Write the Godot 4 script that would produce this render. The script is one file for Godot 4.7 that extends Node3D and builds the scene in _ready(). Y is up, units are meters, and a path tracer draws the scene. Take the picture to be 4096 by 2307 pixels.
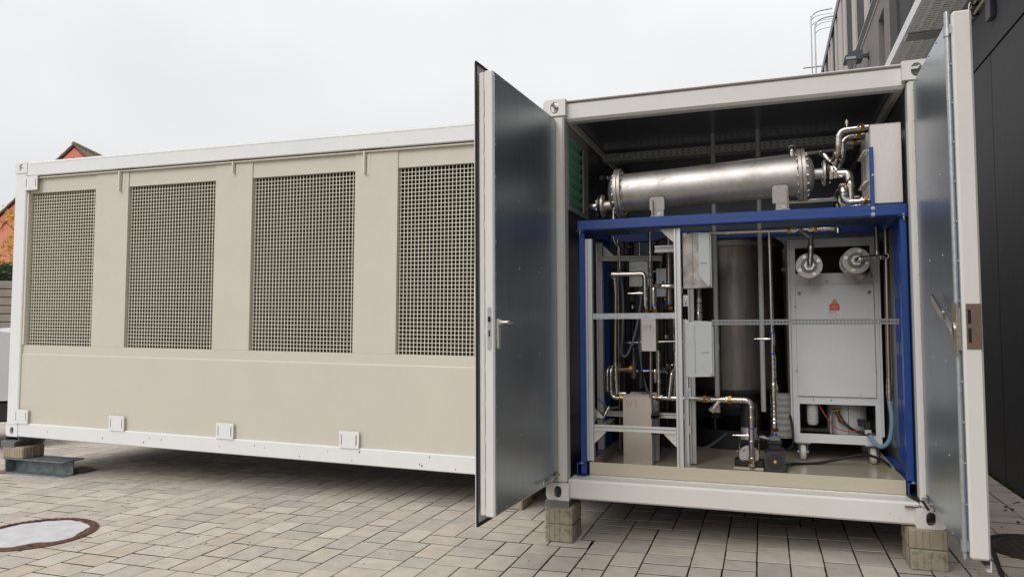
extends Node3D

# ---------------------------------------------------------------- mesh builder
class MB:
	var v := PackedVector3Array()
	var n := PackedVector3Array()
	var uv := PackedVector2Array()
	var x := Transform3D.IDENTITY
	func tri(a: Vector3, b: Vector3, c: Vector3, na: Vector3, nb: Vector3, nc: Vector3):
		a = x * a; b = x * b; c = x * c
		na = (x.basis * na).normalized(); nb = (x.basis * nb).normalized(); nc = (x.basis * nc).normalized()
		if (b - a).cross(c - a).dot(na + nb + nc) > 0.0:
			var t := b; b = c; c = t
			t = nb; nb = nc; nc = t
		v.append(a); v.append(b); v.append(c)
		n.append(na); n.append(nb); n.append(nc)
		for i in 3: uv.append(Vector2.ZERO)
	func quad(a: Vector3, b: Vector3, c: Vector3, d: Vector3, m: Vector3):
		tri(a, b, c, m, m, m); tri(a, c, d, m, m, m)
	func uvquad(a: Vector3, b: Vector3, c: Vector3, d: Vector3, m: Vector3):   # a top-left, b top-right, c bottom-right, d bottom-left
		var P := [a, b, c, a, c, d]; var U := [Vector2(0, 0), Vector2(1, 0), Vector2(1, 1), Vector2(0, 0), Vector2(1, 1), Vector2(0, 1)]
		for k in [0, 3]:
			var o := [k, k + 1, k + 2]
			if (P[k + 1] - P[k]).cross(P[k + 2] - P[k]).dot(m) > 0.0: o = [k, k + 2, k + 1]
			for i in o:
				v.append(x * P[i]); n.append((x.basis * m).normalized()); uv.append(U[i])
	func box(c: Vector3, s: Vector3, bev := 0.0):
		var h := s * 0.5
		bev = min(bev, min(h.x, min(h.y, h.z)) * 0.9)
		var i := Vector3(h.x - bev, h.y - bev, h.z - bev)
		for sg in [-1.0, 1.0]:
			quad(c + Vector3(sg * h.x, -i.y, -i.z), c + Vector3(sg * h.x, i.y, -i.z), c + Vector3(sg * h.x, i.y, i.z), c + Vector3(sg * h.x, -i.y, i.z), Vector3(sg, 0, 0))
			quad(c + Vector3(-i.x, sg * h.y, -i.z), c + Vector3(i.x, sg * h.y, -i.z), c + Vector3(i.x, sg * h.y, i.z), c + Vector3(-i.x, sg * h.y, i.z), Vector3(0, sg, 0))
			quad(c + Vector3(-i.x, -i.y, sg * h.z), c + Vector3(i.x, -i.y, sg * h.z), c + Vector3(i.x, i.y, sg * h.z), c + Vector3(-i.x, i.y, sg * h.z), Vector3(0, 0, sg))
		if bev <= 0.0: return
		for s1 in [-1.0, 1.0]:
			for s2 in [-1.0, 1.0]:
				quad(c + Vector3(-i.x, s1 * h.y, s2 * i.z), c + Vector3(i.x, s1 * h.y, s2 * i.z), c + Vector3(i.x, s1 * i.y, s2 * h.z), c + Vector3(-i.x, s1 * i.y, s2 * h.z), Vector3(0, s1, s2))
				quad(c + Vector3(s1 * h.x, -i.y, s2 * i.z), c + Vector3(s1 * h.x, i.y, s2 * i.z), c + Vector3(s1 * i.x, i.y, s2 * h.z), c + Vector3(s1 * i.x, -i.y, s2 * h.z), Vector3(s1, 0, s2))
				quad(c + Vector3(s1 * h.x, s2 * i.y, -i.z), c + Vector3(s1 * h.x, s2 * i.y, i.z), c + Vector3(s1 * i.x, s2 * h.y, i.z), c + Vector3(s1 * i.x, s2 * h.y, -i.z), Vector3(s1, s2, 0))
				for s3 in [-1.0, 1.0]:
					var m := Vector3(s1, s2, s3)
					tri(c + Vector3(s1 * h.x, s2 * i.y, s3 * i.z), c + Vector3(s1 * i.x, s2 * h.y, s3 * i.z), c + Vector3(s1 * i.x, s2 * i.y, s3 * h.z), m, m, m)
	func b2(lo: Vector3, hi: Vector3, bev := 0.0):
		box((lo + hi) * 0.5, (hi - lo).abs(), bev)
	func frame_of(d: Vector3) -> Array:
		d = d.normalized()
		var up := Vector3.UP if abs(d.y) < 0.9 else Vector3.RIGHT
		var e1 := d.cross(up).normalized()
		return [e1, d.cross(e1).normalized()]
	func lathe(a: Vector3, d: Vector3, prof: Array, seg := 20, smooth := false, turn := 0.0):   # prof of Vector2(along, radius)
		d = d.normalized()
		var f := frame_of(d)
		var nn := []
		for k in prof.size() - 1:
			var t: Vector2 = prof[k + 1] - prof[k]
			nn.append(Vector2(-t.y, t.x).normalized() if t.length() > 1e-9 else Vector2(0, 1))   # (along, radial)
		for k in prof.size() - 1:
			var p: Vector2 = prof[k]; var q: Vector2 = prof[k + 1]
			var n0: Vector2 = nn[k]; var n1: Vector2 = nn[k]
			if smooth:
				if k > 0: n0 = (nn[k] + nn[k - 1]).normalized()
				if k < nn.size() - 1: n1 = (nn[k] + nn[k + 1]).normalized()
			for i in seg:
				var a0 := TAU * i / seg + turn; var a1 := TAU * (i + 1) / seg + turn
				var r0: Vector3 = f[0] * cos(a0) + f[1] * sin(a0); var r1: Vector3 = f[0] * cos(a1) + f[1] * sin(a1)
				var A := a + d * p.x + r0 * p.y; var B := a + d * p.x + r1 * p.y
				var C := a + d * q.x + r1 * q.y; var D := a + d * q.x + r0 * q.y
				if q.y > 1e-6: tri(A, C, D, d * n0.x + r0 * n0.y, d * n1.x + r1 * n1.y, d * n1.x + r0 * n1.y)
				if p.y > 1e-6: tri(A, B, C, d * n0.x + r0 * n0.y, d * n0.x + r1 * n0.y, d * n1.x + r1 * n1.y)
	func cyl(a: Vector3, b: Vector3, r: float, seg := 14, bev := 0.0):
		var l := a.distance_to(b)
		if bev > 0.0: lathe(a, b - a, [Vector2(0, 0), Vector2(0, r - bev), Vector2(bev, r), Vector2(l - bev, r), Vector2(l, r - bev), Vector2(l, 0)], seg)
		else: lathe(a, b - a, [Vector2(0, 0), Vector2(0, r), Vector2(l, r), Vector2(l, 0)], seg)
	func hexa(a: Vector3, b: Vector3, r: float, turn := 0.0):
		var d := (b - a).normalized(); var f := frame_of(d)
		var P := []
		for i in 6: P.append(f[0] * cos(TAU * i / 6 + turn) * r + f[1] * sin(TAU * i / 6 + turn) * r)
		for i in 6:
			var p: Vector3 = P[i]; var q: Vector3 = P[(i + 1) % 6]
			quad(a + p, a + q, b + q, b + p, p + q)
			tri(a, a + p, a + q, -d, -d, -d); tri(b, b + p, b + q, d, d, d)
	func sweep(pts: Array, r: float, seg := 12, caps := true):
		var m := pts.size()
		var rings := []; var dirs := []
		for i in m:
			var d: Vector3
			if i == 0: d = pts[1] - pts[0]
			elif i == m - 1: d = pts[m - 1] - pts[m - 2]
			else: d = (pts[i] - pts[i - 1]).normalized() + (pts[i + 1] - pts[i]).normalized()
			dirs.append(d.normalized())
		var e: Vector3 = frame_of(dirs[0])[0]
		for i in m:
			e = (e - dirs[i] * e.dot(dirs[i])).normalized()
			var g: Vector3 = dirs[i].cross(e)
			var ring := []
			for k in seg + 1: ring.append(e * cos(TAU * k / seg) + g * sin(TAU * k / seg))
			rings.append(ring)
		for i in m - 1:
			for k in seg:
				var a: Vector3 = rings[i][k]; var b: Vector3 = rings[i][k + 1]; var c: Vector3 = rings[i + 1][k + 1]; var d: Vector3 = rings[i + 1][k]
				tri(pts[i] + a * r, pts[i] + b * r, pts[i + 1] + c * r, a, b, c)
				tri(pts[i] + a * r, pts[i + 1] + c * r, pts[i + 1] + d * r, a, c, d)
		if caps:
			for k in seg:
				tri(pts[0], pts[0] + rings[0][k] * r, pts[0] + rings[0][k + 1] * r, -dirs[0], -dirs[0], -dirs[0])
				tri(pts[m - 1], pts[m - 1] + rings[m - 1][k] * r, pts[m - 1] + rings[m - 1][k + 1] * r, dirs[m - 1], dirs[m - 1], dirs[m - 1])
	func curve(pts: Array, r: float, seg := 10, per := 8):   # Catmull-Rom through pts
		var out := []
		for i in pts.size() - 1:
			var p0: Vector3 = pts[max(i - 1, 0)]; var p3: Vector3 = pts[min(i + 2, pts.size() - 1)]
			for k in per: out.append(pts[i].cubic_interpolate(pts[i + 1], p0, p3, float(k) / per))
		out.append(pts[-1])
		sweep(out, r, seg)
	func prism(poly: PackedVector2Array, t: Transform3D, depth: float, holes := []):   # polygon in xy of t, from z=0 to z=depth
		if Geometry2D.is_polygon_clockwise(poly): poly.reverse()
		var ring := poly.duplicate()
		for hh in holes:
			var h: PackedVector2Array = hh
			if not Geometry2D.is_polygon_clockwise(h): h.reverse()
			var best := 1e9; var bi := 0; var bj := 0
			for i in ring.size():
				for j in h.size():
					var dd := ring[i].distance_squared_to(h[j])
					if dd < best: best = dd; bi = i; bj = j
			var nr := PackedVector2Array()
			for i in bi + 1: nr.append(ring[i])
			for j in h.size() + 1: nr.append(h[(bj + j) % h.size()])
			for i in range(bi, ring.size()): nr.append(ring[i])
			ring = nr
		var idx := Geometry2D.triangulate_polygon(ring)
		var Z := t.basis.z.normalized()
		for k in range(0, idx.size(), 3):
			var P := []
			for i in 3: P.append(Vector3(ring[idx[k + i]].x, ring[idx[k + i]].y, 0))
			var o := Vector3(0, 0, depth)
			tri(t * P[0], t * P[1], t * P[2], -Z, -Z, -Z)
			tri(t * (P[0] + o), t * (P[1] + o), t * (P[2] + o), Z, Z, Z)
		for lp in [poly] + holes:
			var L: PackedVector2Array = lp
			for i in L.size():
				var p := L[i]; var q := L[(i + 1) % L.size()]
				var m := t.basis * Vector3(q.y - p.y, p.x - q.x, 0)
				var a := Vector3(p.x, p.y, 0); var b := Vector3(q.x, q.y, 0); var o := Vector3(0, 0, depth)
				quad(t * a, t * b, t * (b + o), t * (a + o), m)
	func perf(o: Vector3, u: Vector3, w: Vector3, length: float, bands: Array, slot: float, pitch: float, thick: float):
		# a perforated strip along u: bands are [v0, v1, has_slots] across w; solid elsewhere
		var z := u.cross(w).normalized()
		var bs := Basis(u.normalized(), w.normalized(), z)
		var keep := x
		x = keep * Transform3D(bs, o)
		for b in bands:
			if not b[2]: b2(Vector3(0, b[0], 0), Vector3(length, b[1], thick))
			else:
				var k := 0.0
				while k < length:
					b2(Vector3(k, b[0], 0), Vector3(min(k + pitch - slot, length), b[1], thick))
					k += pitch
		x = keep
	func mesh() -> ArrayMesh:
		var a := []; a.resize(Mesh.ARRAY_MAX)
		a[Mesh.ARRAY_VERTEX] = v; a[Mesh.ARRAY_NORMAL] = n; a[Mesh.ARRAY_TEX_UV] = uv
		var m := ArrayMesh.new(); m.add_surface_from_arrays(Mesh.PRIMITIVE_TRIANGLES, a)
		return m

var origin := {}
var M := {}
var T := {}
var rng := RandomNumberGenerator.new()

func V(a, b, c) -> Vector3: return Vector3(a, b, c)

# a thing at its base: parts are written in world places (minus the base) unless its local flag is set
func thing(called: String, label: String, category: String, at := Vector3.ZERO, group := "", local := false) -> Node3D:
	var o := Node3D.new(); o.name = called; add_child(o, true)
	o.position = at; o.set_meta("label", label); o.set_meta("category", category)
	if group: o.set_meta("group", group)
	origin[o] = Vector3.ZERO if local else at
	return o
func part(called: String, b: MB, m: Material, parent: Node3D, stuff := false) -> MeshInstance3D:
	var o := MeshInstance3D.new(); o.name = called
	var off: Vector3 = origin.get(parent, Vector3.ZERO)
	if off != Vector3.ZERO:
		for i in b.v.size(): b.v[i] -= off
	o.mesh = b.mesh(); o.material_override = m
	parent.add_child(o, true)
	origin[o] = off
	if stuff: o.set_meta("kind", "stuff")
	return o
func single(called: String, b: MB, m: Material, label: String, category: String, at: Vector3, group := "") -> MeshInstance3D:
	var o := MeshInstance3D.new(); o.name = called
	for i in b.v.size(): b.v[i] -= at
	o.mesh = b.mesh(); o.material_override = m; o.position = at
	add_child(o, true)
	o.set_meta("label", label); o.set_meta("category", category)
	if group: o.set_meta("group", group)
	origin[o] = at
	return o
func structure(called: String, b: MB, m: Material) -> MeshInstance3D:
	var o := MeshInstance3D.new(); o.name = called; o.mesh = b.mesh(); o.material_override = m
	add_child(o, true); o.set_meta("kind", "structure"); origin[o] = Vector3.ZERO
	return o
func copy(o: Node3D, at: Vector3, label: String) -> Node3D:
	var c: Node3D = o.duplicate(); c.name = o.name; c.position = at; add_child(c, true); c.set_meta("label", label)
	origin[c] = at
	return c

# ---------------------------------------------------------------- materials
func noise(freq: float, oct := 4, sd := 1, type := FastNoiseLite.TYPE_SIMPLEX_SMOOTH) -> FastNoiseLite:
	var f := FastNoiseLite.new(); f.noise_type = type; f.frequency = freq; f.fractal_octaves = oct; f.seed = sd
	return f
func grey(size: int, layers: Array, lo: float, hi: float, sx := 1.0, sy := 1.0) -> Image:   # layers [freq, octaves, weight, contrast]
	var ims := []
	for k in layers.size():
		ims.append(noise(layers[k][0], layers[k][1], 11 + k * 7).get_seamless_image(size, size).get_data())
	var out := PackedByteArray(); out.resize(size * size)
	for i in size * size:
		var s := 0.0; var tw := 0.0
		for k in layers.size():
			var q: float = ims[k][i] / 255.0
			s += clampf(0.5 + (q - 0.5) * layers[k][3], 0, 1) * layers[k][2]; tw += layers[k][2]
		out[i] = int(255.0 * lerp(lo, hi, s / tw))
	return Image.create_from_data(size, size, false, Image.FORMAT_L8, out)
func tex(im: Image, mip := true) -> ImageTexture:
	if mip: im.generate_mipmaps()
	return ImageTexture.create_from_image(im)
func streaks(size: int, lo: float, hi: float, fx: float, fy: float, sd: int) -> Image:
	var a := noise(1.0, 3, sd)
	var out := PackedByteArray(); out.resize(size * size)
	for y in size:
		for x in size:
			# wrap by blending the two ends
			var u := float(x) / size; var w := float(y) / size
			var p := a.get_noise_2d(x * fx, y * fy); var q := a.get_noise_2d((x - size) * fx, y * fy)
			var s: float = lerp(p, q, u)
			var p2 := a.get_noise_2d(x * fx, (y - size) * fy); var q2 := a.get_noise_2d((x - size) * fx, (y - size) * fy)
			s = lerp(s, lerp(p2, q2, u), w)
			out[y * size + x] = int(255.0 * lerp(lo, hi, clampf(0.5 + s * 0.9, 0, 1)))
	return Image.create_from_data(size, size, false, Image.FORMAT_L8, out)
func colour_map(src: Image, ramp: Gradient) -> Image:
	var s := src.get_data(); var n := s.size(); var out := PackedByteArray(); out.resize(n * 3)
	var lut := []
	for i in 256: lut.append(ramp.sample(i / 255.0))
	for i in n:
		var c: Color = lut[s[i]]
		out[i * 3] = c.r8; out[i * 3 + 1] = c.g8; out[i * 3 + 2] = c.b8
	return Image.create_from_data(src.get_width(), src.get_height(), false, Image.FORMAT_RGB8, out)
func normal_of(im: Image, s: float) -> ImageTexture:
	var c: Image = im.duplicate(); c.convert(Image.FORMAT_RGBA8); c.bump_map_to_normal_map(s)
	return tex(c)
func mk(key: String, c: Color, rough: float, metal := 0.0, o := {}) -> StandardMaterial3D:
	var m := StandardMaterial3D.new()
	m.albedo_color = c; m.roughness = rough; m.metallic = metal
	m.metallic_specular = o.get("spec", 0.5)
	if o.has("tex") or o.has("nrm") or o.has("rt"):
		m.uv1_triplanar = true
		m.uv1_world_triplanar = o.get("world", false)
		var s: float = o.get("ts", 1.0)
		m.uv1_scale = o.get("ts3", Vector3(s, s, s))
		if o.has("off"): m.uv1_offset = o.off
	if o.has("tex"): m.albedo_texture = T[o.tex]
	if o.has("nrm"):
		m.normal_enabled = true; m.normal_texture = T[o.nrm]; m.normal_scale = o.get("ns", 0.5)
	if o.has("rt"): m.roughness_texture = T[o.rt]; m.roughness_texture_channel = BaseMaterial3D.TEXTURE_CHANNEL_GRAYSCALE
	if o.get("vc", false): m.vertex_color_use_as_albedo = true
	M[key] = m
	return m
func C(r: int, g: int, b: int) -> Color: return Color(r / 255.0, g / 255.0, b / 255.0)

func materials():
	var fine := grey(512, [[0.02, 4, 1.0, 1.4], [0.12, 3, 0.5, 1.2]], 0.0, 1.0)
	T.grime = tex(grey(512, [[0.006, 5, 1.0, 1.2], [0.03, 3, 0.5, 1.3]], 0.978, 1.0))
	T.blotch = tex(grey(512, [[0.008, 5, 1.0, 1.9], [0.05, 3, 0.4, 1.5]], 0.72, 1.0))
	T.fine_n = normal_of(fine, 2.0)
	T.rough = tex(grey(512, [[0.01, 5, 1.0, 1.6]], 0.86, 1.0))
	var sp := grey(512, [[0.009, 4, 0.45, 1.4], [0.25, 2, 0.9, 1.8]], 0.8, 1.0)
	rng.seed = 5
	var spd := sp.get_data()
	for k in 2600:
		var px := rng.randi() % 511; var py := rng.randi() % 511
		var val := 255 if rng.randf() < 0.4 else rng.randi_range(90, 160)
		spd[py * 512 + px] = val
		if rng.randf() < 0.3: spd[py * 512 + px + 1] = val
	sp = Image.create_from_data(512, 512, false, Image.FORMAT_L8, spd)
	T.concrete = tex(sp)
	T.concrete_n = normal_of(sp, 2.5)
	T.brush = tex(streaks(512, 0.93, 1.0, 0.12, 0.004, 3))
	T.streak = tex(streaks(512, 0.91, 1.0, 0.35, 0.006, 8))
	T.scuff = tex(grey(512, [[0.02, 4, 1.0, 1.6], [0.15, 2, 0.4, 1.5]], 0.86, 1.0))
	var g := Gradient.new(); g.offsets = [0.0, 0.42, 0.56, 0.7, 1.0]; g.colors = [C(132, 125, 112), C(172, 165, 151), C(166, 160, 147), C(138, 139, 112), C(100, 110, 74)]
	T.block = tex(colour_map(grey(512, [[0.008, 4, 1.0, 1.5], [0.1, 3, 0.45, 2.0]], 0.0, 1.0), g))
	var gr := Gradient.new(); gr.offsets = [0.0, 0.45, 0.62, 1.0]; gr.colors = [C(26, 23, 19), C(38, 33, 27), C(54, 64, 28), C(70, 92, 32)]
	T.joint = tex(colour_map(grey(512, [[0.012, 5, 1.0, 1.7], [0.1, 2, 0.3, 1.6]], 0.0, 1.0), gr))
	var gu := Gradient.new(); gu.offsets = [0.0, 0.4, 0.6, 1.0]; gu.colors = [C(56, 42, 36), C(92, 66, 54), C(120, 86, 68), C(86, 72, 64)]
	T.rust = tex(colour_map(grey(256, [[0.02, 4, 1.0, 1.8], [0.15, 2, 0.4, 1.6]], 0.0, 1.0), gu))
	var gs := Gradient.new(); gs.offsets = [0.0, 0.35, 0.6, 1.0]; gs.colors = [C(172, 167, 162), C(188, 184, 180), C(196, 193, 190), C(204, 202, 200)]
	T.steel = tex(colour_map(grey(512, [[0.006, 4, 1.0, 1.6], [0.04, 3, 0.35, 1.6]], 0.0, 1.0), gs))

	var gt := Gradient.new(); gt.offsets = [0.0, 0.22, 0.4, 1.0]; gt.colors = [C(172, 164, 158), C(196, 190, 184), C(214, 209, 204), C(222, 218, 214)]
	T.stain = tex(colour_map(grey(512, [[0.02, 4, 1.0, 1.9], [0.1, 3, 0.3, 1.6]], 0.0, 1.0), gt))
	mk("stained", C(212, 206, 201), 0.46, 0.5, {tex = "streak", ts = 3.0, rt = "rough"})
	mk("white", C(222, 223, 222), 0.42, 0, {tex = "grime", ts = 0.6, rt = "rough"})
	mk("warm_white", C(215, 213, 207), 0.42, 0, {tex = "grime", ts = 0.7, rt = "rough"})
	mk("beige", C(198, 193, 179), 0.5, 0, {tex = "grime", ts = 0.5, rt = "rough"})
	mk("beige_light", C(214, 209, 194), 0.5, 0, {tex = "grime", ts = 0.5})
	mk("grating", C(228, 223, 204), 0.6)
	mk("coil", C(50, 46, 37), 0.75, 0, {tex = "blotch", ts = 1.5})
	mk("tray_zinc", C(196, 198, 196), 0.5, 0.2, {tex = "scuff", ts = 3.0})
	mk("galv", C(172, 180, 188), 0.34, 0.87, {tex = "brush", ts = 0.6})
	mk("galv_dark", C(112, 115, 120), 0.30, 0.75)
	mk("zinc", C(184, 187, 189), 0.42, 0.65, {tex = "scuff", ts = 2.0})
	mk("steel", C(252, 251, 250), 0.54, 0.95, {tex = "steel", ts = 1.1, rt = "rough"})
	mk("steel_tank", C(180, 174, 169), 0.38, 0.92, {tex = "steel", ts3 = Vector3(3, 0.5, 3), rt = "rough"})
	mk("pipe", C(206, 200, 194), 0.26, 1.0, {tex = "grime", ts = 3.0})
	mk("fitting", C(216, 210, 202), 0.2, 1.0)
	mk("brass", C(196, 142, 62), 0.3, 1.0, {tex = "scuff", ts = 8.0})
	mk("blue", C(28, 64, 132), 0.36, 0, {tex = "grime", ts = 2.0, rt = "rough"})
	mk("alu", C(206, 206, 204), 0.42, 0.6, {tex = "grime", ts = 3.0})
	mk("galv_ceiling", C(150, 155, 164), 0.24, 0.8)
	mk("saddle", C(164, 160, 156), 0.5, 0.3, {tex = "scuff", ts = 6.0})
	mk("bright_plate", C(214, 210, 206), 0.36, 0.8)
	mk("cast_alu", C(204, 202, 197), 0.5, 0.15, {tex = "scuff", ts = 6.0})
	mk("housing", C(176, 180, 180), 0.5, 0, {tex = "grime", ts = 2.0})
	mk("housing_dirty", C(176, 170, 164), 0.5, 0.2, {tex = "blotch", ts = 2.0})
	mk("cabinet", C(211, 213, 214), 0.5, 0, {tex = "grime", ts = 1.2, nrm = "fine_n", ns = 0.12})
	mk("tray", C(184, 176, 156), 0.13, 0, {tex = "grime", ts = 1.0})
	mk("case_tan", C(172, 162, 146), 0.38, 0.6, {tex = "scuff", ts = 4.0})
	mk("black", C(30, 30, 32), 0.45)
	mk("rubber", C(20, 20, 22), 0.6)
	mk("dark_steel", C(74, 70, 66), 0.42, 0.8, {tex = "blotch", ts = 2.0})
	mk("dark", C(16, 16, 16), 0.8)
	mk("duct", C(172, 174, 175), 0.45)
	mk("hose_blue", C(128, 164, 186), 0.35, 0, {tex = "scuff", ts = 20.0})
	mk("hose_grey", C(86, 96, 104), 0.4)
	mk("red", C(170, 64, 54), 0.45)
	mk("blue_plastic", C(30, 60, 190), 0.4)
	mk("yellow", C(235, 190, 20), 0.5)
	mk("nylon", C(214, 212, 204), 0.45, 0, {tex = "scuff", ts = 10.0})
	mk("insulation", C(190, 190, 186), 0.7, 0, {tex = "scuff", ts = 4.0, nrm = "fine_n", ns = 0.5})
	mk("block", C(238, 236, 230), 0.95, 0, {tex = "block", ts = 2.2, nrm = "concrete_n", ns = 1.2, spec = 0.2})
	mk("block_dry", C(172, 160, 140), 0.95, 0, {tex = "concrete", ts = 2.4, nrm = "concrete_n", ns = 1.2, spec = 0.2})
	mk("beam", C(128, 138, 142), 0.5, 0.3, {tex = "blotch", ts = 2.5})
	mk("plate", C(140, 142, 144), 0.45, 0.7, {tex = "scuff", ts = 5.0})
	mk("joint", C(235, 235, 235), 1.0, 0, {tex = "joint", ts = 1.3, world = true, spec = 0.1})
	mk("far_ground", C(150, 142, 132), 0.95, 0, {tex = "concrete", ts = 0.4, world = true})
	mk("rust", C(255, 250, 245), 0.8, 0.2, {tex = "rust", ts = 3.0, nrm = "fine_n", ns = 0.6})
	mk("iron", C(66, 62, 58), 0.75, 0.3, {tex = "scuff", ts = 4.0})
	mk("road_paint", C(212, 212, 214), 0.7, 0, {tex = "concrete", ts = 1.2})
	mk("wall_dark", C(76, 75, 77), 0.8, 0, {tex = "grime", ts = 0.7, nrm = "fine_n", ns = 0.3, spec = 0.3})
	mk("wall_grey", C(122, 117, 117), 0.85, 0, {tex = "grime", ts = 0.4, nrm = "fine_n", ns = 0.4})
	mk("wall_black", C(34, 33, 37), 0.7)
	mk("stripe", C(180, 172, 169), 0.6)
	mk("anthracite", C(62, 66, 74), 0.5, 0.2)
	mk("glass_lamp", C(150, 156, 160), 0.25)
	mk("green", C(150, 224, 190), 0.45, 0, {tex = "scuff", ts = 3.0})
	mk("pink", C(222, 142, 122), 0.9, 0, {tex = "grime", ts = 0.5})
	mk("pink_trim", C(212, 130, 112), 0.9)
	mk("tile", C(156, 138, 122), 0.85, 0, {tex = "blotch", ts = 0.8})
	mk("tile_dark", C(112, 92, 84), 0.85)
	mk("leaf_yellow", C(200, 158, 62), 0.7)
	M.leaf_yellow.backlight_enabled = true; M.leaf_yellow.backlight = C(110, 84, 24)
	mk("leaf_green", C(62, 84, 52), 0.8)
	mk("bark", C(84, 70, 56), 0.9)
	mk("slab", C(158, 152, 142), 0.95, 0, {tex = "concrete", ts = 0.8})
	mk("tarp", C(190, 190, 192), 0.5, 0, {tex = "grime", ts = 1.0})
	mk("marker", C(50, 44, 42), 0.8)
	mk("white_plastic", C(224, 224, 222), 0.5)

# ---------------------------------------------------------------- ground
func gy(x: float) -> float:
	if x < 0.19: return -0.281 + 0.0072 * (max(x, -10.0) - 0.19)
	if x < 2.4: return -0.281 + 0.0216 * (x - 0.19)
	return -0.2333 + 0.0105 * (min(x, 6.0) - 2.4)

func ground(cam: Camera3D):
	var b := MB.new()
	var xs := [-90.0, -10.0, 0.19, 2.4, 6.0, 90.0]
	for i in xs.size() - 1:
		var p: float = xs[i]; var q: float = xs[i + 1]
		b.quad(V(p, gy(p) - 0.0026, -110), V(q, gy(q) - 0.0026, -110), V(q, gy(q) - 0.0026, 40), V(p, gy(p) - 0.0026, 40), Vector3.UP)
	var g := structure("ground", b, M.joint)
	var f := MB.new()   # the yard beyond the stones that can be made out
	var ys := [-90.0, -24.0, -10.0, 0.19, 2.4, 3.43]
	for i in 5:
		var p: float = ys[i]; var q: float = ys[i + 1]
		for zz in ([[-110.0, 40.0]] if i == 0 else [[-110.0, -21.9], [2.6, 40.0]]):
			f.quad(V(p, gy(p) - 0.001, zz[0]), V(q, gy(q) - 0.001, zz[0]), V(q, gy(q) - 0.001, zz[1]), V(p, gy(p) - 0.001, zz[1]), Vector3.UP)
	structure("yard", f, M.far_ground)
	# stones of 3x2, 2x3 and 2x2 modules, laid at random without gaps
	var u := 0.0965
	var x0 := -24.0; var z1 := 2.6
	var W := 284; var H := 254
	var used := PackedByteArray(); used.resize(W * H)
	rng.seed = 77
	var spots := []
	for j in H:
		var i := 0
		while i < W:
			if used[j * W + i]: i += 1; continue
			var run := 0
			while i + run < W and not used[j * W + i + run]: run += 1
			while run > 0:
				var w := 3 if rng.randf() < 0.5 else 2
				if run == 4: w = 2
				elif run == 2 or run == 3: w = run
				elif run == 1: w = 1
				var d := 2
				if w == 2 and rng.randf() < 0.8: d = 3
				for jj in d:
					for ii in w:
						if j + jj < H: used[(j + jj) * W + i + ii] = 1
				spots.append([x0 + (i + w * 0.5) * u, z1 - (j + d * 0.5) * u, w, d])
				i += w; run -= w
	var meshes := {}
	for w in [1, 2, 3]:
		for d in [2, 3]:
			for k in 2:
				var mb := MB.new()
				mb.box(V(0, -0.02, 0), V(w * u - 0.006 - 0.001 * k, 0.04, d * u - 0.0115), 0.0028 + 0.001 * k)
				meshes[[w, d, k]] = mb.mesh()
	var tones := [C(202, 192, 179), C(198, 189, 178), C(206, 197, 185), C(194, 186, 176), C(200, 190, 176), C(211, 202, 190), C(191, 183, 174), C(204, 194, 182)]
	var mats := []
	for k in tones.size():
		mats.append(mk("paver%d" % k, tones[k], 0.92, 0, {tex = "concrete", ts = 1.15, nrm = "concrete_n", ns = 0.5, world = true, off = Vector3(0.13 * k, 0.31 * k, 0.27 * k), spec = 0.25}))
	var rusty := mk("paver_rusty", C(200, 187, 172), 0.92, 0, {tex = "concrete", ts = 1.15, nrm = "concrete_n", ns = 0.5, world = true, spec = 0.25})
	var inv := cam.transform.affine_inverse()
	var tv := tan(deg_to_rad(cam.fov * 0.5))
	var near := []; var far := []
	for s in spots:
		var p := V(s[0], gy(s[0]), s[1])
		if s[0] > 3.5: continue
		if Vector2(s[0] + 3.63, s[1] - 0.94).length() < 0.27: continue
		var q: Vector3 = inv * p
		var seen: bool = q.z < -0.5 and abs(q.y / -q.z) < tv * 1.06 and abs(q.x / -q.z) < tv * 1.778 * 1.05
		var hidden: bool = (s[1] < -1.2 and s[0] > -5.6 and s[0] < 2.9)
		s.append(q.length() + (1000.0 if not seen else 0.0) + (500.0 if hidden else 0.0))
		near.append(s)
	near.sort_custom(func(a, c): return a[4] < c[4])
	var rest := near.slice(300)
	near = near.slice(0, 300)
	for s in near:
		var o := MeshInstance3D.new(); o.name = "paving_stone"
		o.mesh = meshes[[s[2], s[3], rng.randi() % 2]]
		o.material_override = mats[rng.randi() % mats.size()]
		for q in [[-2.75, 1.12], [-3.05, 1.5], [-2.2, 0.55]]:
			if Vector2(s[0] - q[0], s[1] - q[1]).length() < 0.15: o.material_override = rusty
		o.transform = stone_place(s)
		g.add_child(o, true)
	# the stones farther off, one part per shape joined into one
	var mm := MultiMesh.new(); mm.transform_format = MultiMesh.TRANSFORM_3D; mm.use_colors = true
	mm.mesh = meshes[[3, 2, 0]]; mm.instance_count = rest.size()
	for k in rest.size():
		var t := stone_place(rest[k])
		var sx: float = (rest[k][2] * u - 0.006) / (3 * u - 0.006); var sz: float = (rest[k][3] * u - 0.0115) / (2 * u - 0.0115)
		t.basis = t.basis * Basis.from_scale(V(sx, 1, sz))
		mm.set_instance_transform(k, t)
		mm.set_instance_color(k, tones[rng.randi() % tones.size()].srgb_to_linear())
	var mi := MultiMeshInstance3D.new(); mi.name = "paving_stones"; mi.multimesh = mm
	mi.material_override = mk("paver_far", Color.WHITE, 0.92, 0, {tex = "concrete", ts = 1.15, world = true, vc = true, spec = 0.25})
	mi.set_meta("kind", "stuff"); g.add_child(mi, true)

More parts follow.
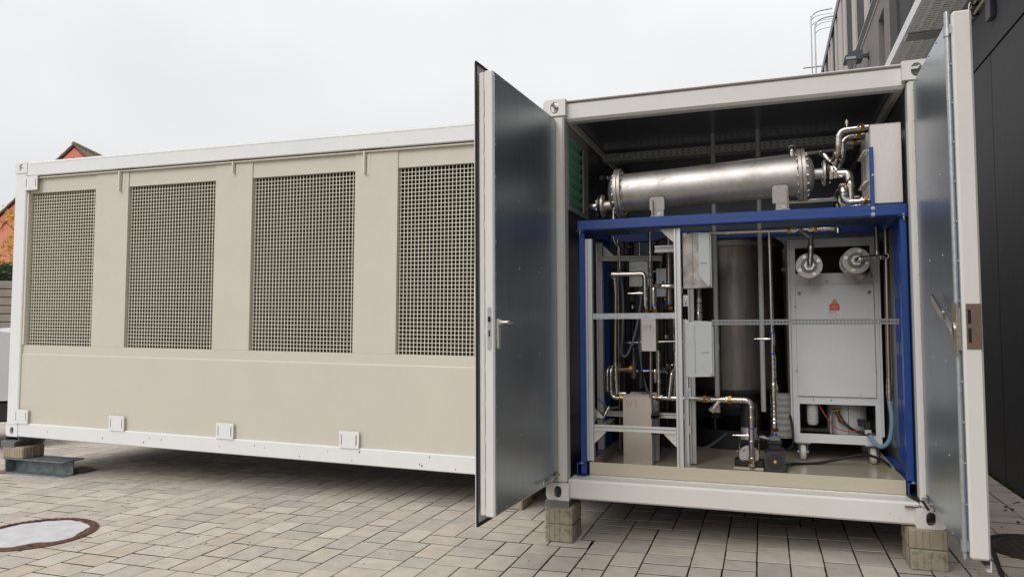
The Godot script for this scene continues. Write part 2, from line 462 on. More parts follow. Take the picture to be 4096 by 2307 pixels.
func debris():
	rng.seed = 55
	var b := MB.new()
	for k in 420:
		var p := V(rng.randf_range(-5.5, 3.3), 0, rng.randf_range(-1.5, 2.2))
		if k < 60: p = V(rng.randf_range(3.05, 3.4), 0, rng.randf_range(-3.5, 0.5))
		p.y = gy(p.x) + 0.002
		var s := rng.randf_range(0.0025, 0.007)
		if k < 40: s = rng.randf_range(0.008, 0.02)
		b.x = Transform3D(Basis(Vector3.UP, rng.randf_range(0, TAU)), p)
		b.box(V(0, s * 0.3, 0), V(s * rng.randf_range(1, 2.2), s * 0.6, s), s * 0.15)
	b.x = Transform3D.IDENTITY
	var o := single("grit", b, mk("grit", C(96, 80, 64), 0.9), "scattered grit and crumbs of leaf on the paving", "debris", V(0, -0.28, 0))
	o.set_meta("kind", "stuff")

func stone_place(s: Array) -> Transform3D:
	var slope := atan2(gy(s[0] + 0.05) - gy(s[0] - 0.05), 0.1)
	var bs := Basis(Vector3.BACK, slope + rng.randf_range(-0.004, 0.004)) * Basis(Vector3.RIGHT, rng.randf_range(-0.004, 0.004))
	return Transform3D(bs, V(s[0] + rng.randf_range(-0.0008, 0.0008), gy(s[0]) + rng.randf_range(-0.0018, 0.0012), s[1] + rng.randf_range(-0.0008, 0.0008)))

func manhole(at: Vector3, r: float, painted: bool, label: String, tilt: float):
	var o := thing("manhole_cover", label, "manhole cover", at, "", true)
	o.rotation.z = tilt
	var b := MB.new()
	b.lathe(V(0, -0.02, 0), Vector3.UP, [Vector2(0, r - 0.042), Vector2(0.028, r - 0.042), Vector2(0.028, r - 0.008), Vector2(0.024, r), Vector2(0, r)], 64)
	for k in 56:
		var a := TAU * k / 56
		b.x = Transform3D(Basis(Vector3.UP, a), Vector3.ZERO)
		b.box(V(r - 0.024, 0.0095, 0), V(0.02, 0.004, 0.024))
	b.x = Transform3D.IDENTITY
	part("frame_ring", b, M.rust if painted else M.iron, o)
	b = MB.new()
	var R := r - 0.046
	b.lathe(V(0, -0.02, 0), Vector3.UP, [Vector2(0, R), Vector2(0.022, R), Vector2(0.024, R - 0.006), Vector2(0.024, R - 0.03), Vector2(0.021, R - 0.032), Vector2(0.021, 0)], 64)
	for k in 44:
		var a := TAU * k / 44
		b.x = Transform3D(Basis(Vector3.UP, a), Vector3.ZERO)
		b.box(V(R - 0.045, 0.0025, 0), V(0.02, 0.004, 0.026))
	b.x = Transform3D.IDENTITY
	if not painted:
		for i in range(-5, 6):
			var hw := sqrt(max(0.0, pow(R - 0.07, 2) - pow(i * 0.05, 2)))
			b.box(V(i * 0.05, 0.0025, 0), V(0.02, 0.004, hw * 2))
	part("lid", b, M.rust if painted else M.iron, o)
	if painted:
		var poly := PackedVector2Array()
		var f := noise(0.9, 3, 4)
		for k in 48:
			var a := TAU * k / 48
			var rr := (R - 0.026) * (1.0 + 0.09 * f.get_noise_2d(cos(a) * 2, sin(a) * 2)) - 0.07 * exp(-pow((wrapf(a - 5.6, -PI, PI)) / 0.25, 2)) 
			poly.append(Vector2(cos(a) * rr, sin(a) * rr))
		b = MB.new()
		b.prism(poly, Transform3D(Basis(Vector3.RIGHT, -PI / 2), V(0, 0.001, 0)), 0.006)
		part("white_paint", b, M.road_paint, o)
		b = MB.new()
		for a in [5.55, 2.4]:
			b.lathe(V(cos(a) * (R - 0.03), 0.004, -sin(a) * (R - 0.03)), Vector3.UP, [Vector2(0, 0.02), Vector2(0.004, 0.02), Vector2(0.004, 0.012), Vector2(0.001, 0.012), Vector2(0.001, 0)], 16)
		part("lifting_hole", b, M.iron, o)

# ---------------------------------------------------------------- container pieces
func stadium(cx: float, cy: float, w: float, h: float, seg := 6) -> PackedVector2Array:
	var p := PackedVector2Array(); var r: float = min(w, h) * 0.5
	for k in seg + 1: p.append(Vector2(cx + cos(PI * k / seg) * r, cy + h * 0.5 - r + sin(PI * k / seg) * r))
	for k in seg + 1: p.append(Vector2(cx - cos(PI * k / seg) * r, cy - h * 0.5 + r - sin(PI * k / seg) * r))
	return p
func rect(x0: float, y0: float, x1: float, y1: float) -> PackedVector2Array:
	return PackedVector2Array([Vector2(x0, y0), Vector2(x1, y0), Vector2(x1, y1), Vector2(x0, y1)])

# corner casting with its lower outer corner at o; sx: +1 when the container lies towards +x, sz: -1 when it lies towards -z; top: open above
func casting(b: MB, o: Vector3, w: float, d: float, sx: float, sz: float, top: bool):
	var h := 0.118; var t := 0.024; var rr := 0.034
	var poly := PackedVector2Array()
	var out: Array = []
	out.append(Vector2(w, 0)); out.append(Vector2(w, h))
	if top:
		for k in 7: out.append(Vector2(rr - sin(PI / 2 * k / 6) * rr, h - rr + cos(PI / 2 * k / 6) * rr))
		out.append(Vector2(0, 0))
	else:
		out.append(Vector2(0, h))
		for k in 7: out.append(Vector2(rr - cos(PI / 2 * k / 6) * rr, rr - sin(PI / 2 * k / 6) * rr))
	for p in out: poly.append(Vector2(p.x * sx, p.y))
	var hole := stadium(sx * w * 0.52, h * 0.5, 0.06 if top else 0.052, 0.084 if top else 0.08)
	b.prism(poly, Transform3D(Basis.IDENTITY, o + V(0, 0, 0 if sz > 0 else -t)), t, [hole])
	var zf := o.z + sz * t; var zb := o.z + sz * d
	var mid := (zf + zb) * 0.5; var lz: float = abs(zb - zf)
	var y0 := o.y + (rr if not top else 0.0); var y1 := o.y + (h - rr if top else h)
	if not top: b.box(V(o.x + sx * 0.008, (y0 + y1) * 0.5, mid), V(0.016, y1 - y0, lz))
	else:
		b.box(V(o.x + sx * 0.008, y0 + 0.009, mid), V(0.016, 0.018, lz)); b.box(V(o.x + sx * 0.008, y1 - 0.006, mid), V(0.016, 0.012, lz))
		b.box(V(o.x + sx * 0.0081, (y0 + y1) * 0.5, zb - sz * 0.03), V(0.0158, y1 - y0 - 0.031, 0.06))
	b.box(V(o.x + sx * (w - 0.008), o.y + h * 0.5, mid), V(0.016, h, lz))
	b.box(V(o.x + sx * w * 0.5, o.y + h * 0.5, zb - sz * 0.008), V(w - 0.033, h - 0.01, 0.016))
	var yy := o.y + h - 0.008 if top else o.y + 0.008
	# plate above or below, with a gap for the twist lock
	b.box(V(o.x + sx * (rr + 0.01), yy, mid), V(0.02, 0.016, lz - 0.017))
	b.box(V(o.x + sx * (w - 0.025), yy, mid), V(0.016, 0.016, lz - 0.017))
	b.box(V(o.x + sx * w * 0.5, yy, zb - sz * 0.035), V(w - 0.09, 0.015, 0.036))

func slotted(b: MB, x0: float, y0: float, w: float, h: float, z: float, t: float):
	b.prism(rect(x0, y0, x0 + w, y0 + h), Transform3D(Basis.IDENTITY, V(0, 0, z)), t, [stadium(x0 + 0.024, y0 + h * 0.5, 0.011, h * 0.62, 4), stadium(x0 + w - 0.026, y0 + h * 0.5, 0.011, h * 0.62, 4)])

# ---------------------------------------------------------------- the long container with gratings (local axes: x along its front, y up, front at z=0)
func long_container():
	var o := thing("louvred_container", "long beige and white steel container with four square mesh gratings along its front", "container", V(-6.149, 0.065, -0.63), "", true)
	o.rotation.z = -0.0136
	var a := 0.024; var e := 6.082; var H := 2.896; var D := 2.438
	for c in [[a, 0.0, 1, false], [a, H - 0.118, 1, true], [e, 0.0, -1, false], [e, H - 0.118, -1, true]]:
		var b := MB.new(); casting(b, V(c[0], c[1], 0), 0.172, 0.162, c[2], -1, c[3]); part("corner_casting", b, M.white, o)
	for c in [[a, 0.0, 1, false], [a, H - 0.118, 1, true]]:
		var b := MB.new(); casting(b, V(c[0], c[1], -D), 0.172, 0.162, c[2], 1, c[3]); part("corner_casting", b, M.white, o)
	for p in [[a + 0.004, a + 0.165], [e - 0.165, e - 0.004]]:
		var b := MB.new(); b.b2(V(p[0], 0.118, -0.15), V(p[1], H - 0.118, -0.004), 0.008); part("corner_post", b, M.white, o)
	var b := MB.new(); b.b2(V(a + 0.004, 0.118, -D + 0.004), V(a + 0.15, H - 0.118, -D + 0.15), 0.008); part("corner_post", b, M.white, o)
	b = MB.new(); b.b2(V(a + 0.1725, 2.744, -0.12), V(e - 0.1725, H - 0.006, -0.003), 0.007)
	var rail := part("top_rail", b, M.white, o)
	b = MB.new()
	for k in 22: b.sweep([V(0.2 + k * 0.257, 2.872, -0.003), V(0.2 + k * 0.257 + 0.24, 2.872 + 0.001 * (k % 3), -0.003)], 0.0035, 5)
	b.b2(V(a + 0.18, H - 0.006, -0.11), V(e - 0.18, H - 0.001, -0.012))
	part("weld_seam", b, M.white, rail, true)
	b = MB.new(); b.b2(V(a + 0.1725, 0.002, -0.12), V(e - 0.1725, 0.145, -0.003), 0.007)
	var low := part("bottom_rail", b, M.white, o)
	rng.seed = 9
	var rs := MB.new()
	for k in 16:
		var px := rng.randf_range(0.4, 5.4); var py := rng.randf_range(0.03, 0.125)
		var s := rng.randf_range(0.003, 0.006)
		rs.lathe(V(px, py, -0.003), Vector3.BACK, [Vector2(0, s * 1.5), Vector2(0.0012, s), Vector2(0.0012, 0)], 7)
		if k % 2: rs.box(V(px, py - s * 2.2, -0.0027), V(s * 0.9, s * 2, 0.001))
	part("rust_chips", rs, M.rust, low, true)
	# left and rear walls, roof, floor
	b = MB.new(); b.b2(V(a + 0.03, 0.118, -D + 0.15), V(a + 0.08, H - 0.118, -0.15)); part("end_wall", b, M.beige, o)
	b = MB.new(); b.b2(V(e - 0.08, 0.118, -D + 0.15), V(e - 0.03, H - 0.118, -0.15)); part("end_wall", b, M.beige, o)
	b = MB.new(); b.b2(V(a + 0.15, 0.03, -D + 0.02), V(e - 0.15, H - 0.03, -D + 0.07)); part("rear_wall", b, M.beige, o)
	b = MB.new(); b.b2(V(a + 0.09, H - 0.06, -D + 0.07), V(e - 0.09, H - 0.03, -0.12)); part("roof", b, M.white, o)
	b = MB.new(); b.b2(V(a + 0.09, 0.02, -D + 0.07), V(e - 0.09, 0.1, -0.12)); part("floor", b, M.dark_steel, o)
	# front wall
	b = MB.new(); b.b2(V(0.19, 0.145, -0.07), V(5.917, 0.861, -0.024), 0.002); part("lower_panel", b, M.beige, o)
	b = MB.new(); b.sweep([V(0.19, 0.862, -0.03), V(5.917, 0.862, -0.03)], 0.005, 6); part("ledge_bead", b, M.beige_light, o)
	b = MB.new(); b.b2(V(0.19, 0.8615, -0.08), V(5.917, 0.957, -0.034), 0.002); part("sill_band", b, M.beige, o)
	b = MB.new(); b.b2(V(0.19, 2.565, -0.085), V(5.917, 2.717, -0.048), 0.002); part("header_band", b, M.beige, o)
	b = MB.new(); b.b2(V(0.19, 2.7175, -0.08), V(5.917, 2.7285, -0.012), 0.003); part("top_angle", b, M.beige_light, o)
	b = MB.new(); b.b2(V(0.19, 2.729, -0.1), V(5.917, 2.7435, -0.05)); part("slit_shade_strip", b, M.rubber, o)  # dark strip painting the shade inside the slit below the top rail
	b = MB.new(); b.b2(V(0.1905, 0.958, -0.08), V(0.212, 2.565, -0.02), 0.003); part("edge_strip", b, M.beige_light, o)
	for c in [[1.132, 1.57], [2.65, 3.075], [4.177, 4.6], [5.68, 5.916]]:
		b = MB.new(); b.b2(V(c[0], 0.9575, -0.09), V(c[1], 2.7172, -0.038), 0.002); part("wall_column", b, M.beige, o)
	for f in [[1.477, 2.518], [2.873, 2.616], [4.283, 2.528]]:
		b = MB.new(); b.b2(V(f[0] - 0.008, f[1], -0.036), V(f[0] + 0.008, 2.727, 0.0), 0.003)
		b.b2(V(f[0] + 0.012, f[1] - 0.006, -0.038), V(f[0] + 0.042, 2.71, -0.0355), 0.001)
		part("hanger_fin", b, M.beige_light, o)
		b = MB.new(); b.b2(V(f[0] - 0.06, 2.7288, -0.03), V(f[0] + 0.16, 2.7365, -0.0115)); part("rust_stain", b, M.rust, o)
	b = MB.new(); slotted(b, 0.182, 2.592, 0.183, 0.148, 0.0, 0.008); part("bracket_plate", b, M.white, o)
	for p in [0.152, 1.456, 2.768, 4.09, 5.4]:
		b = MB.new(); slotted(b, p, 0.14, 0.194, 0.146, 0.0, 0.008); part("bracket_plate", b, M.white, o)
	# gratings: bars on a 40 mm pitch, and the finned coil that shows dimly behind
	var k := 0
	for gp in [[0.19, 1.132, 0.2, 0.9], [1.57, 2.65, 1.582, 2.535], [3.075, 4.177, 3.087, 3.235], [4.6, 5.68, 4.612, 5.2]]:
		b = MB.new()
		var px: float = gp[2]
		while px < gp[1]:
			b.b2(V(px, 0.958, -0.079), V(px + 0.0047, 2.564, -0.072)); px += 0.0349
		var py := 0.985
		while py < 2.56:
			b.b2(V(gp[0], py, -0.0785), V(gp[1], py + 0.0047, -0.0725)); py += 0.035
		part("grating", b, M.grating, o, true)
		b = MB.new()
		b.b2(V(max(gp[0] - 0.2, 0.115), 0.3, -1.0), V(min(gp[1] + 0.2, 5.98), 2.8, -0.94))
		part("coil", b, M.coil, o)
		k += 1

# ---------------------------------------------------------------- the open container
func open_container() -> Node3D:
	var o := thing("open_container", "white steel container with both end doors wide open onto pipework", "container", Vector3.ZERO, "", true)
	var W := 2.438; var H := 2.796; var D := 6.058
	for c in [[0.0, 0.0, 1, false], [0.0, H - 0.118, 1, true], [W, 0.0, -1, false], [W, H - 0.118, -1, true]]:
		var b := MB.new(); casting(b, V(c[0], c[1], 0), 0.162, 0.178, c[2], -1, c[3]); part("corner_casting", b, M.warm_white, o)
	for c in [[W, H - 0.118, -1, true]]:
		var b := MB.new(); casting(b, V(c[0], c[1], -D), 0.162, 0.178, c[2], 1, c[3]); part("corner_casting", b, M.warm_white, o)
	var b := MB.new(); b.b2(V(0.008, 0.118, -0.12), V(0.148, H - 0.118, -0.008), 0.012); part("corner_post", b, M.warm_white, o)
	b = MB.new(); b.b2(V(2.302, 0.118, -0.10), V(W - 0.008, H - 0.118, -0.008), 0.012); part("corner_post", b, M.warm_white, o)
	b = MB.new(); b.b2(V(0.146, 2.646, -0.15), V(2.304, 2.783, -0.05), 0.018); b.b2(V(0.163, 2.7832, -0.16), V(2.275, 2.792, -0.036), 0.003); part("header_beam", b, M.warm_white, o)
	b = MB.new(); b.b2(V(0.146, 0.008, -0.2), V(2.304, 0.143, -0.03), 0.012)
	var sill := part("door_sill", b, M.warm_white, o)
	b = MB.new()
	rng.seed = 21
	for k in 14:
		var px := rng.randf_range(0.3, 2.2)
		b.box(V(px, 0.1315, -0.0335), V(rng.randf_range(0.006, 0.03), 0.002, 0.0035)) if k % 3 else b.box(V(px, rng.randf_range(0.02, 0.12), -0.0295), V(rng.randf_range(0.003, 0.008), 0.003, 0.0015))
	part("paint_chips", b, M.rust, sill, true)
	b = MB.new()
	for k in 30:
		b.sweep([V(0.275 + k * 0.066, 0.1435, -0.183), V(0.3 + k * 0.066, 0.144, -0.18 - 0.002 * (k % 3)), V(0.337 + k * 0.066, 0.1435, -0.182)], 0.0035 + 0.0006 * ((k * 5) % 3), 5)
	b.sweep([V(0.16, 0.012, -0.027), V(0.163, 0.13, -0.027)], 0.006, 6); b.sweep([V(2.277, 0.012, -0.027), V(2.275, 0.13, -0.027)], 0.006, 6)
	part("weld_seam", b, M.warm_white, sill, true)
	b = MB.new(); b.b2(V(2.22, 0.1185, -0.03), V(2.29, 0.121, -0.003)); part("rust_stain", b, M.rust, sill)
	# side walls: the left one has a louvred window
	b = MB.new()
	b.b2(V(0.02, 0.02, -D), V(0.13, 2.05, -0.121)); b.b2(V(0.02, 2.05, -D), V(0.13, 2.6, -0.64)); b.b2(V(0.02, 2.05, -0.165), V(0.13, 2.6, -0.121)); b.b2(V(0.02, 2.6, -D), V(0.13, 2.74, -0.121))
	b.b2(V(0.02, 2.05, -0.64), V(0.06, 2.6, -0.165))
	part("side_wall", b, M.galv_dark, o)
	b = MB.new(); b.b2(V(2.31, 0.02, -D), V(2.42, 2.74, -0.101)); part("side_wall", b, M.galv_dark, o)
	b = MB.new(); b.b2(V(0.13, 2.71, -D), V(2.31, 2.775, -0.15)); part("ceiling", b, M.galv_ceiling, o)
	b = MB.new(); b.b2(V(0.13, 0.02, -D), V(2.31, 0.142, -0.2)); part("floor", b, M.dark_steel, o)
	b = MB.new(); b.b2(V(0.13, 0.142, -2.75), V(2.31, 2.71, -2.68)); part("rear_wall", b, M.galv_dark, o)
	b = MB.new(); b.b2(V(2.262, 2.655, -2.68), V(2.308, 2.709, -0.152), 0.008); part("ceiling_trim", b, M.warm_white, o)
	b = MB.new(); b.b2(V(0.132, 2.655, -2.68), V(0.16, 2.709, -0.152), 0.008); part("ceiling_trim", b, M.warm_white, o)
	b = MB.new(); b.b2(V(2.303, 0.145, -0.1195), V(2.308, 2.645, -0.1005)); part("door_seal", b, M.hose_grey, o)
	b = MB.new(); b.b2(V(2.4205, 0.12, -D + 0.18), V(2.428, 2.72, -0.15)); b.b2(V(2.4, 0.01, -D + 0.18), V(2.432, 0.1195, -0.201), 0.006); b.b2(V(2.4, 2.7205, -D + 0.18), V(2.432, 2.788, -0.18), 0.006); part("outer_panel", b, M.warm_white, o)
	b = MB.new(); b.b2(V(0.011, 0.12, -D + 0.18), V(0.0195, 2.72, -0.15)); b.b2(V(0.006, 0.01, -D + 0.18), V(0.0195, 0.1195, -0.201), 0.006); b.b2(V(0.006, 2.7205, -D + 0.18), V(0.0195, 2.788, -0.18), 0.006); part("outer_panel", b, M.warm_white, o)
	b = MB.new(); b.b2(V(0.04, 2.7755, -D + 0.18), V(2.4, 2.781, -0.165)); part("roof_sheet", b, M.warm_white, o)
	b = MB.new(); b.b2(V(0.03, 0.02, -D + 0.02), V(2.41, 2.76, -D - 0.004)); part("end_wall", b, M.warm_white, o)
	# louvred window
	b = MB.new()
	b.b2(V(0.131, 2.035, -0.775), V(0.142, 2.07, -0.155), 0.002); b.b2(V(0.131, 2.575, -0.775), V(0.142, 2.655, -0.155), 0.002)
	b.b2(V(0.131, 2.0705, -0.775), V(0.142, 2.5745, -0.62), 0.002); b.b2(V(0.131, 2.0705, -0.172), V(0.142, 2.5745, -0.155), 0.002)
	var win := part("louvre_window", b, M.duct, o)
	for k in 7:
		b = MB.new()
		b.x = Transform3D(Basis(Vector3.BACK, -0.5), V(0.112, 2.108 + k * 0.0735, -0.396))
		b.box(Vector3.ZERO, V(0.006, 0.084, 0.445), 0.002)
		part("slat", b, M.green, win)
	b = MB.new(); b.b2(V(0.0605, 2.0705, -0.62), V(0.066, 2.5745, -0.172)); part("added_back_panel", b, M.green, win)  # added solid green panel, brightens the dark gaps between the slats
	# left leaf
	doors(o)
	return o

func leaf(o: Node3D, at: Vector3, dir: Vector3, w: float, inner: float) -> MeshInstance3D:
	# inner: +1 when the inside faces local +z, -1 when it faces local -z
	var X := dir.normalized(); var Y := Vector3.UP; var Z := X.cross(Y)
	var t := Transform3D(Basis(X, Y, Z), at)
	var b := MB.new()
	var s := -inner
	if inner < 0:
		b.b2(V(0.0, 0.145, s * 0.003), V(w, 2.662, s * 0.062), 0.008)
		b.b2(V(0.006, 0.15, s * 0.0625), V(w - 0.004, 2.657, s * 0.096), 0.006)
	else: b.b2(V(0.0, 0.145, s * 0.003), V(w, 2.662, s * 0.083), 0.01)
	var d := MeshInstance3D.new(); d.name = "door"; d.material_override = M.warm_white; d.mesh = b.mesh()
	o.add_child(d, true); d.transform = t; origin[d] = Vector3.ZERO
	b = MB.new(); b.b2(V(0.012, 0.158, -s * 0.0005), V(w - 0.012, 2.65, s * 0.006)); part("inner_sheet", b, M.galv, d)
	b = MB.new()
	for k in 14:
		for px in [0.022, w - 0.024]: b.lathe(V(px, 0.2 + k * 0.185, -s * 0.0005), V(0, 0, -s), [Vector2(0, 0.006), Vector2(0.004, 0.004), Vector2(0.005, 0)], 6)
	for k in 5:
		for py in [0.172, 2.637]: b.lathe(V(0.12 + k * 0.2, py, -s * 0.0005), V(0, 0, -s), [Vector2(0, 0.006), Vector2(0.004, 0.004), Vector2(0.005, 0)], 6)
	for py in [0.55, 1.02, 1.55, 1.96]:
		for px in [0.36, 0.7]: b.lathe(V(px, py, -s * 0.0005), V(0, 0, -s), [Vector2(0, 0.006), Vector2(0.004, 0.004), Vector2(0.005, 0)], 6)
	part("rivets", b, M.zinc, d, true)
	return d

func doors(o: Node3D):
	var d := leaf(o, V(0.092, 0, 0.004), V(-0.064, 0, 1.071), 1.073, -1)
	d.set_meta("label", "left door leaf with grey metal inner sheet and lever handle")
	var b := MB.new(); b.b2(V(-0.02, 0.085, 0.1095), V(1.09, 2.715, 0.115), 0.002); part("outer_sheet", b, M.white, d)
	b = MB.new(); b.b2(V(1.078, 0.09, 0.099), V(1.0925, 2.722, 0.109), 0.003); b.b2(V(0.0, 0.088, 0.0985), V(1.0775, 0.105, 0.109), 0.003); b.b2(V(0.0, 2.705, 0.0985), V(1.0775, 2.722, 0.109), 0.003); part("gasket", b, M.rubber, d)
	b = MB.new()
	for k in 12: b.sweep([V(1.073, 0.2 + k * 0.2, 0.062), V(1.0735, 0.36 + k * 0.2, 0.0625)], 0.003, 5)
	part("weld_seam", b, M.warm_white, d, true)
	b = MB.new(); b.prism(stadium(0, 1.19, 0.024, 0.244), Transform3D(Basis(Vector3(0, 0, -1), Vector3.UP, Vector3.RIGHT), V(1.0725, 0, 0.031)), 0.0025); part("lock_plate", b, M.zinc, d)
	b = MB.new(); b.box(V(1.078, 1.243, 0.031), V(0.012, 0.03, 0.014), 0.002); part("latch", b, M.dark_steel, d)
	b = MB.new(); b.box(V(1.0755, 1.163, 0.031), V(0.003, 0.035, 0.009)); part("bolt", b, M.dark_steel, d)
	b = MB.new(); b.prism(stadium(1.025, 1.16, 0.036, 0.175), Transform3D(Basis.IDENTITY, V(0, 0, -0.011)), 0.0105)
	b.cyl(V(1.025, 1.225, -0.011), V(1.025, 1.225, -0.028), 0.014, 14)
	part("escutcheon", b, M.cast_alu, d)
	b = MB.new(); b.curve([V(1.025, 1.225, -0.026), V(1.02, 1.225, -0.06), V(0.99, 1.224, -0.068), V(0.92, 1.222, -0.068), V(0.895, 1.222, -0.06), V(0.89, 1.222, -0.035)], 0.0095, 10, 5); part("door_handle", b, M.fitting, d)
	hook(d, -1)
	# right leaf
	d = leaf(o, V(2.33, 0, 0.004), V(-0.024, 0, 1.058), 1.06, 1)
	d.set_meta("label", "right door leaf with espagnolette rod and turning lever")
	b = MB.new(); b.b2(V(-0.02, 0.15, -0.0835), V(0.98, 2.655, -0.091), 0.003); part("outer_sheet", b, M.white, d)
	b = MB.new(); b.b2(V(0.0, 0.125, -0.055), V(1.05, 0.1445, -0.082), 0.003); part("gasket", b, M.rubber, d)
	b = MB.new(); b.b2(V(0.0, 0.1, -0.079), V(1.062, 0.1445, -0.0825)); b.b2(V(0.0, 0.1, -0.066), V(1.062, 0.103, -0.0789)); part("bottom_lip", b, M.warm_white, d)
	b = MB.new(); b.curve([V(1.03, 2.66, -0.078), V(1.032, 2.69, -0.08), V(1.034, 2.7, -0.086)], 0.003, 5, 3); part("seal_end", b, M.warm_white, d)
	b = MB.new(); b.cyl(V(1.022, 0.17, 0.011), V(1.022, 1.08, 0.011), 0.0125, 12); b.cyl(V(1.022, 1.28, 0.011), V(1.022, 2.645, 0.011), 0.0125, 12)
	b.lathe(V(1.022, 0.17, 0.011), Vector3.DOWN, [Vector2(0, 0.0125), Vector2(0.01, 0.01), Vector2(0.03, 0.01), Vector2(0.042, 0.004), Vector2(0.042, 0)], 12)
	b.lathe(V(1.022, 2.645, 0.011), Vector3.UP, [Vector2(0, 0.0125), Vector2(0.025, 0.012), Vector2(0.034, 0.004), Vector2(0.034, 0)], 12)
	part("locking_rod", b, M.zinc, d)
	for py in [0.2, 2.58]:
		b = MB.new(); b.cyl(V(1.022, py - 0.025, 0.011), V(1.022, py + 0.025, 0.011), 0.017, 12); b.b2(V(1.02, py - 0.018, 0.001), V(1.055, py + 0.018, 0.006)); part("rod_guide", b, M.zinc, d)
	b = MB.new()
	var outline := PackedVector2Array([Vector2(1.056, 1.302), Vector2(0.975, 1.305), Vector2(0.965, 1.27), Vector2(0.94, 1.24), Vector2(0.89, 1.22), Vector2(0.845, 1.19), Vector2(0.847, 1.16), Vector2(0.875, 1.125), Vector2(0.94, 1.095), Vector2(0.985, 1.06), Vector2(1.056, 1.06)])
	b.prism(outline, Transform3D(Basis.IDENTITY, V(0, 0, 0.016)), 0.006)
	b.b2(V(0.95, 1.085, 0.002), V(1.05, 1.28, 0.0158))
	part("lever_case", b, M.case_tan, d)
	b = MB.new(); b.lathe(V(1.0, 1.18, 0.022), Vector3.BACK, [Vector2(0, 0.036), Vector2(0.006, 0.036), Vector2(0.008, 0.026), Vector2(0.006, 0.024), Vector2(0.006, 0.014), Vector2(0.009, 0.01), Vector2(0.009, 0)], 20)
	b.x = Transform3D(Basis(Vector3.FORWARD, 0.36), V(1.0, 1.18, 0.0225))
	b.b2(V(-0.24, -0.026, 0.0), V(0.0, 0.026, 0.006), 0.002)
	b.b2(V(-0.46, -0.025, 0.003), V(-0.18, 0.025, 0.016), 0.006)
	b.x = Transform3D.IDENTITY
	part("turning_lever", b, M.fitting, d)
	b = MB.new()
	var e := Transform3D(Basis(Vector3(0, 0, -1), Vector3.UP, Vector3.RIGHT), V(1.0605, 0, 0))
	b.prism(rect(0.017, 1.09, 0.078, 1.297), e, 0.003, [rect(0.024, 1.205, 0.037, 1.27), rect(0.024, 1.12, 0.037, 1.185)])
	part("strike_plate", b, mk("bronze", C(134, 112, 100), 0.45, 0.6, {tex = "scuff", ts = 5.0}), d)
	b = MB.new(); b.b2(V(1.0602, 1.205, -0.037), V(1.0606, 1.27, -0.024)); b.b2(V(1.0602, 1.12, -0.037), V(1.0606, 1.185, -0.024)); part("strike_slot", b, M.dark, d)
	hook(d, 1)

func hook(d: MeshInstance3D, z: float):
	var b := MB.new(); b.b2(V(0.03, 0.15, z * 0.001), V(0.09, 0.21, z * 0.006), 0.002); b.cyl(V(0.06, 0.19, z * 0.006), V(0.06, 0.19, z * 0.03), 0.007, 8)
	part("hook_bracket", b, M.plate, d)
	b = MB.new(); b.b2(V(0.19, 0.16, z * 0.001), V(0.25, 0.185, z * 0.012), 0.002)
	part("hook_bracket", b, M.plate, d)
	b = MB.new(); b.curve([V(0.06, 0.19, z * 0.02), V(0.2, 0.19, z * 0.024), V(0.36, 0.189, z * 0.028), V(0.385, 0.192, z * 0.03), V(0.388, 0.215, z * 0.03)], 0.006, 8, 4); part("door_hook", b, M.fitting, d)

# ---------------------------------------------------------------- pipework
func ring(b: MB, p: Vector3, d: Vector3, r: float):   # a press collar with its bead
	d = d.normalized()
	b.lathe(p - d * r * 0.9, d, [Vector2(0, r), Vector2(0, r * 1.13), Vector2(r * 0.5, r * 1.13), Vector2(r * 0.7, r * 1.24), Vector2(r * 1.1, r * 1.24), Vector2(r * 1.3, r * 1.12), Vector2(r * 1.8, r * 1.12), Vector2(r * 1.8, r)], 14)
func run(t: Node3D, pts: Array, r: float, m: Material, bend := 2.1, fit: Material = null):   # straight lengths are parts named pipe, each bend an elbow with its two sockets
	if fit == null: fit = M.fitting
	var n := pts.size()
	var start: Vector3 = pts[0]
	for i in range(1, n):
		var d: Vector3 = (pts[i] - pts[i - 1]).normalized()
		var stop: Vector3 = pts[i]
		if i < n - 1: stop = pts[i] - d * min(bend * r, pts[i].distance_to(pts[i - 1]) * 0.49)
		if start.distance_to(stop) > 0.004:
			var b := MB.new(); b.cyl(start, stop, r, 14); part("pipe", b, m, t)
		if i < n - 1:
			var d2: Vector3 = (pts[i + 1] - pts[i]).normalized()
			var nx: Vector3 = pts[i] + d2 * min(bend * r, pts[i].distance_to(pts[i + 1]) * 0.49)
			var arc := []
			for k in 9:
				var u := k / 8.0
				arc.append((stop * (1 - u) + pts[i] * u) * (1 - u) + (pts[i] * (1 - u) + nx * u) * u)
			var b := MB.new(); b.sweep(arc, r * 1.08, 14)
			ring(b, stop, d, r); ring(b, nx, d2, r)
			part("elbow", b, fit, t)
			start = nx
func collar(t: Node3D, at: Array, d: Vector3, r: float, called := "press_collar", m: Material = null):
	for p in at:
		var b := MB.new(); ring(b, p, d, r); part(called, b, m if m else M.fitting, t)
func nut(t: Node3D, p: Vector3, d: Vector3, r: float, l: float, m: Material = null, called := "union_nut"):
	var b := MB.new(); d = d.normalized()
	b.hexa(p - d * l * 0.5, p + d * l * 0.5, r); part(called, b, m if m else M.brass, t)
func band(t: Node3D, p: Vector3, d: Vector3, r: float, m: Material = null):
	var b := MB.new(); b.cyl(p - d.normalized() * 0.004, p + d.normalized() * 0.004, r, 14); part("sealing_ring", b, m if m else M.blue_plastic, t)
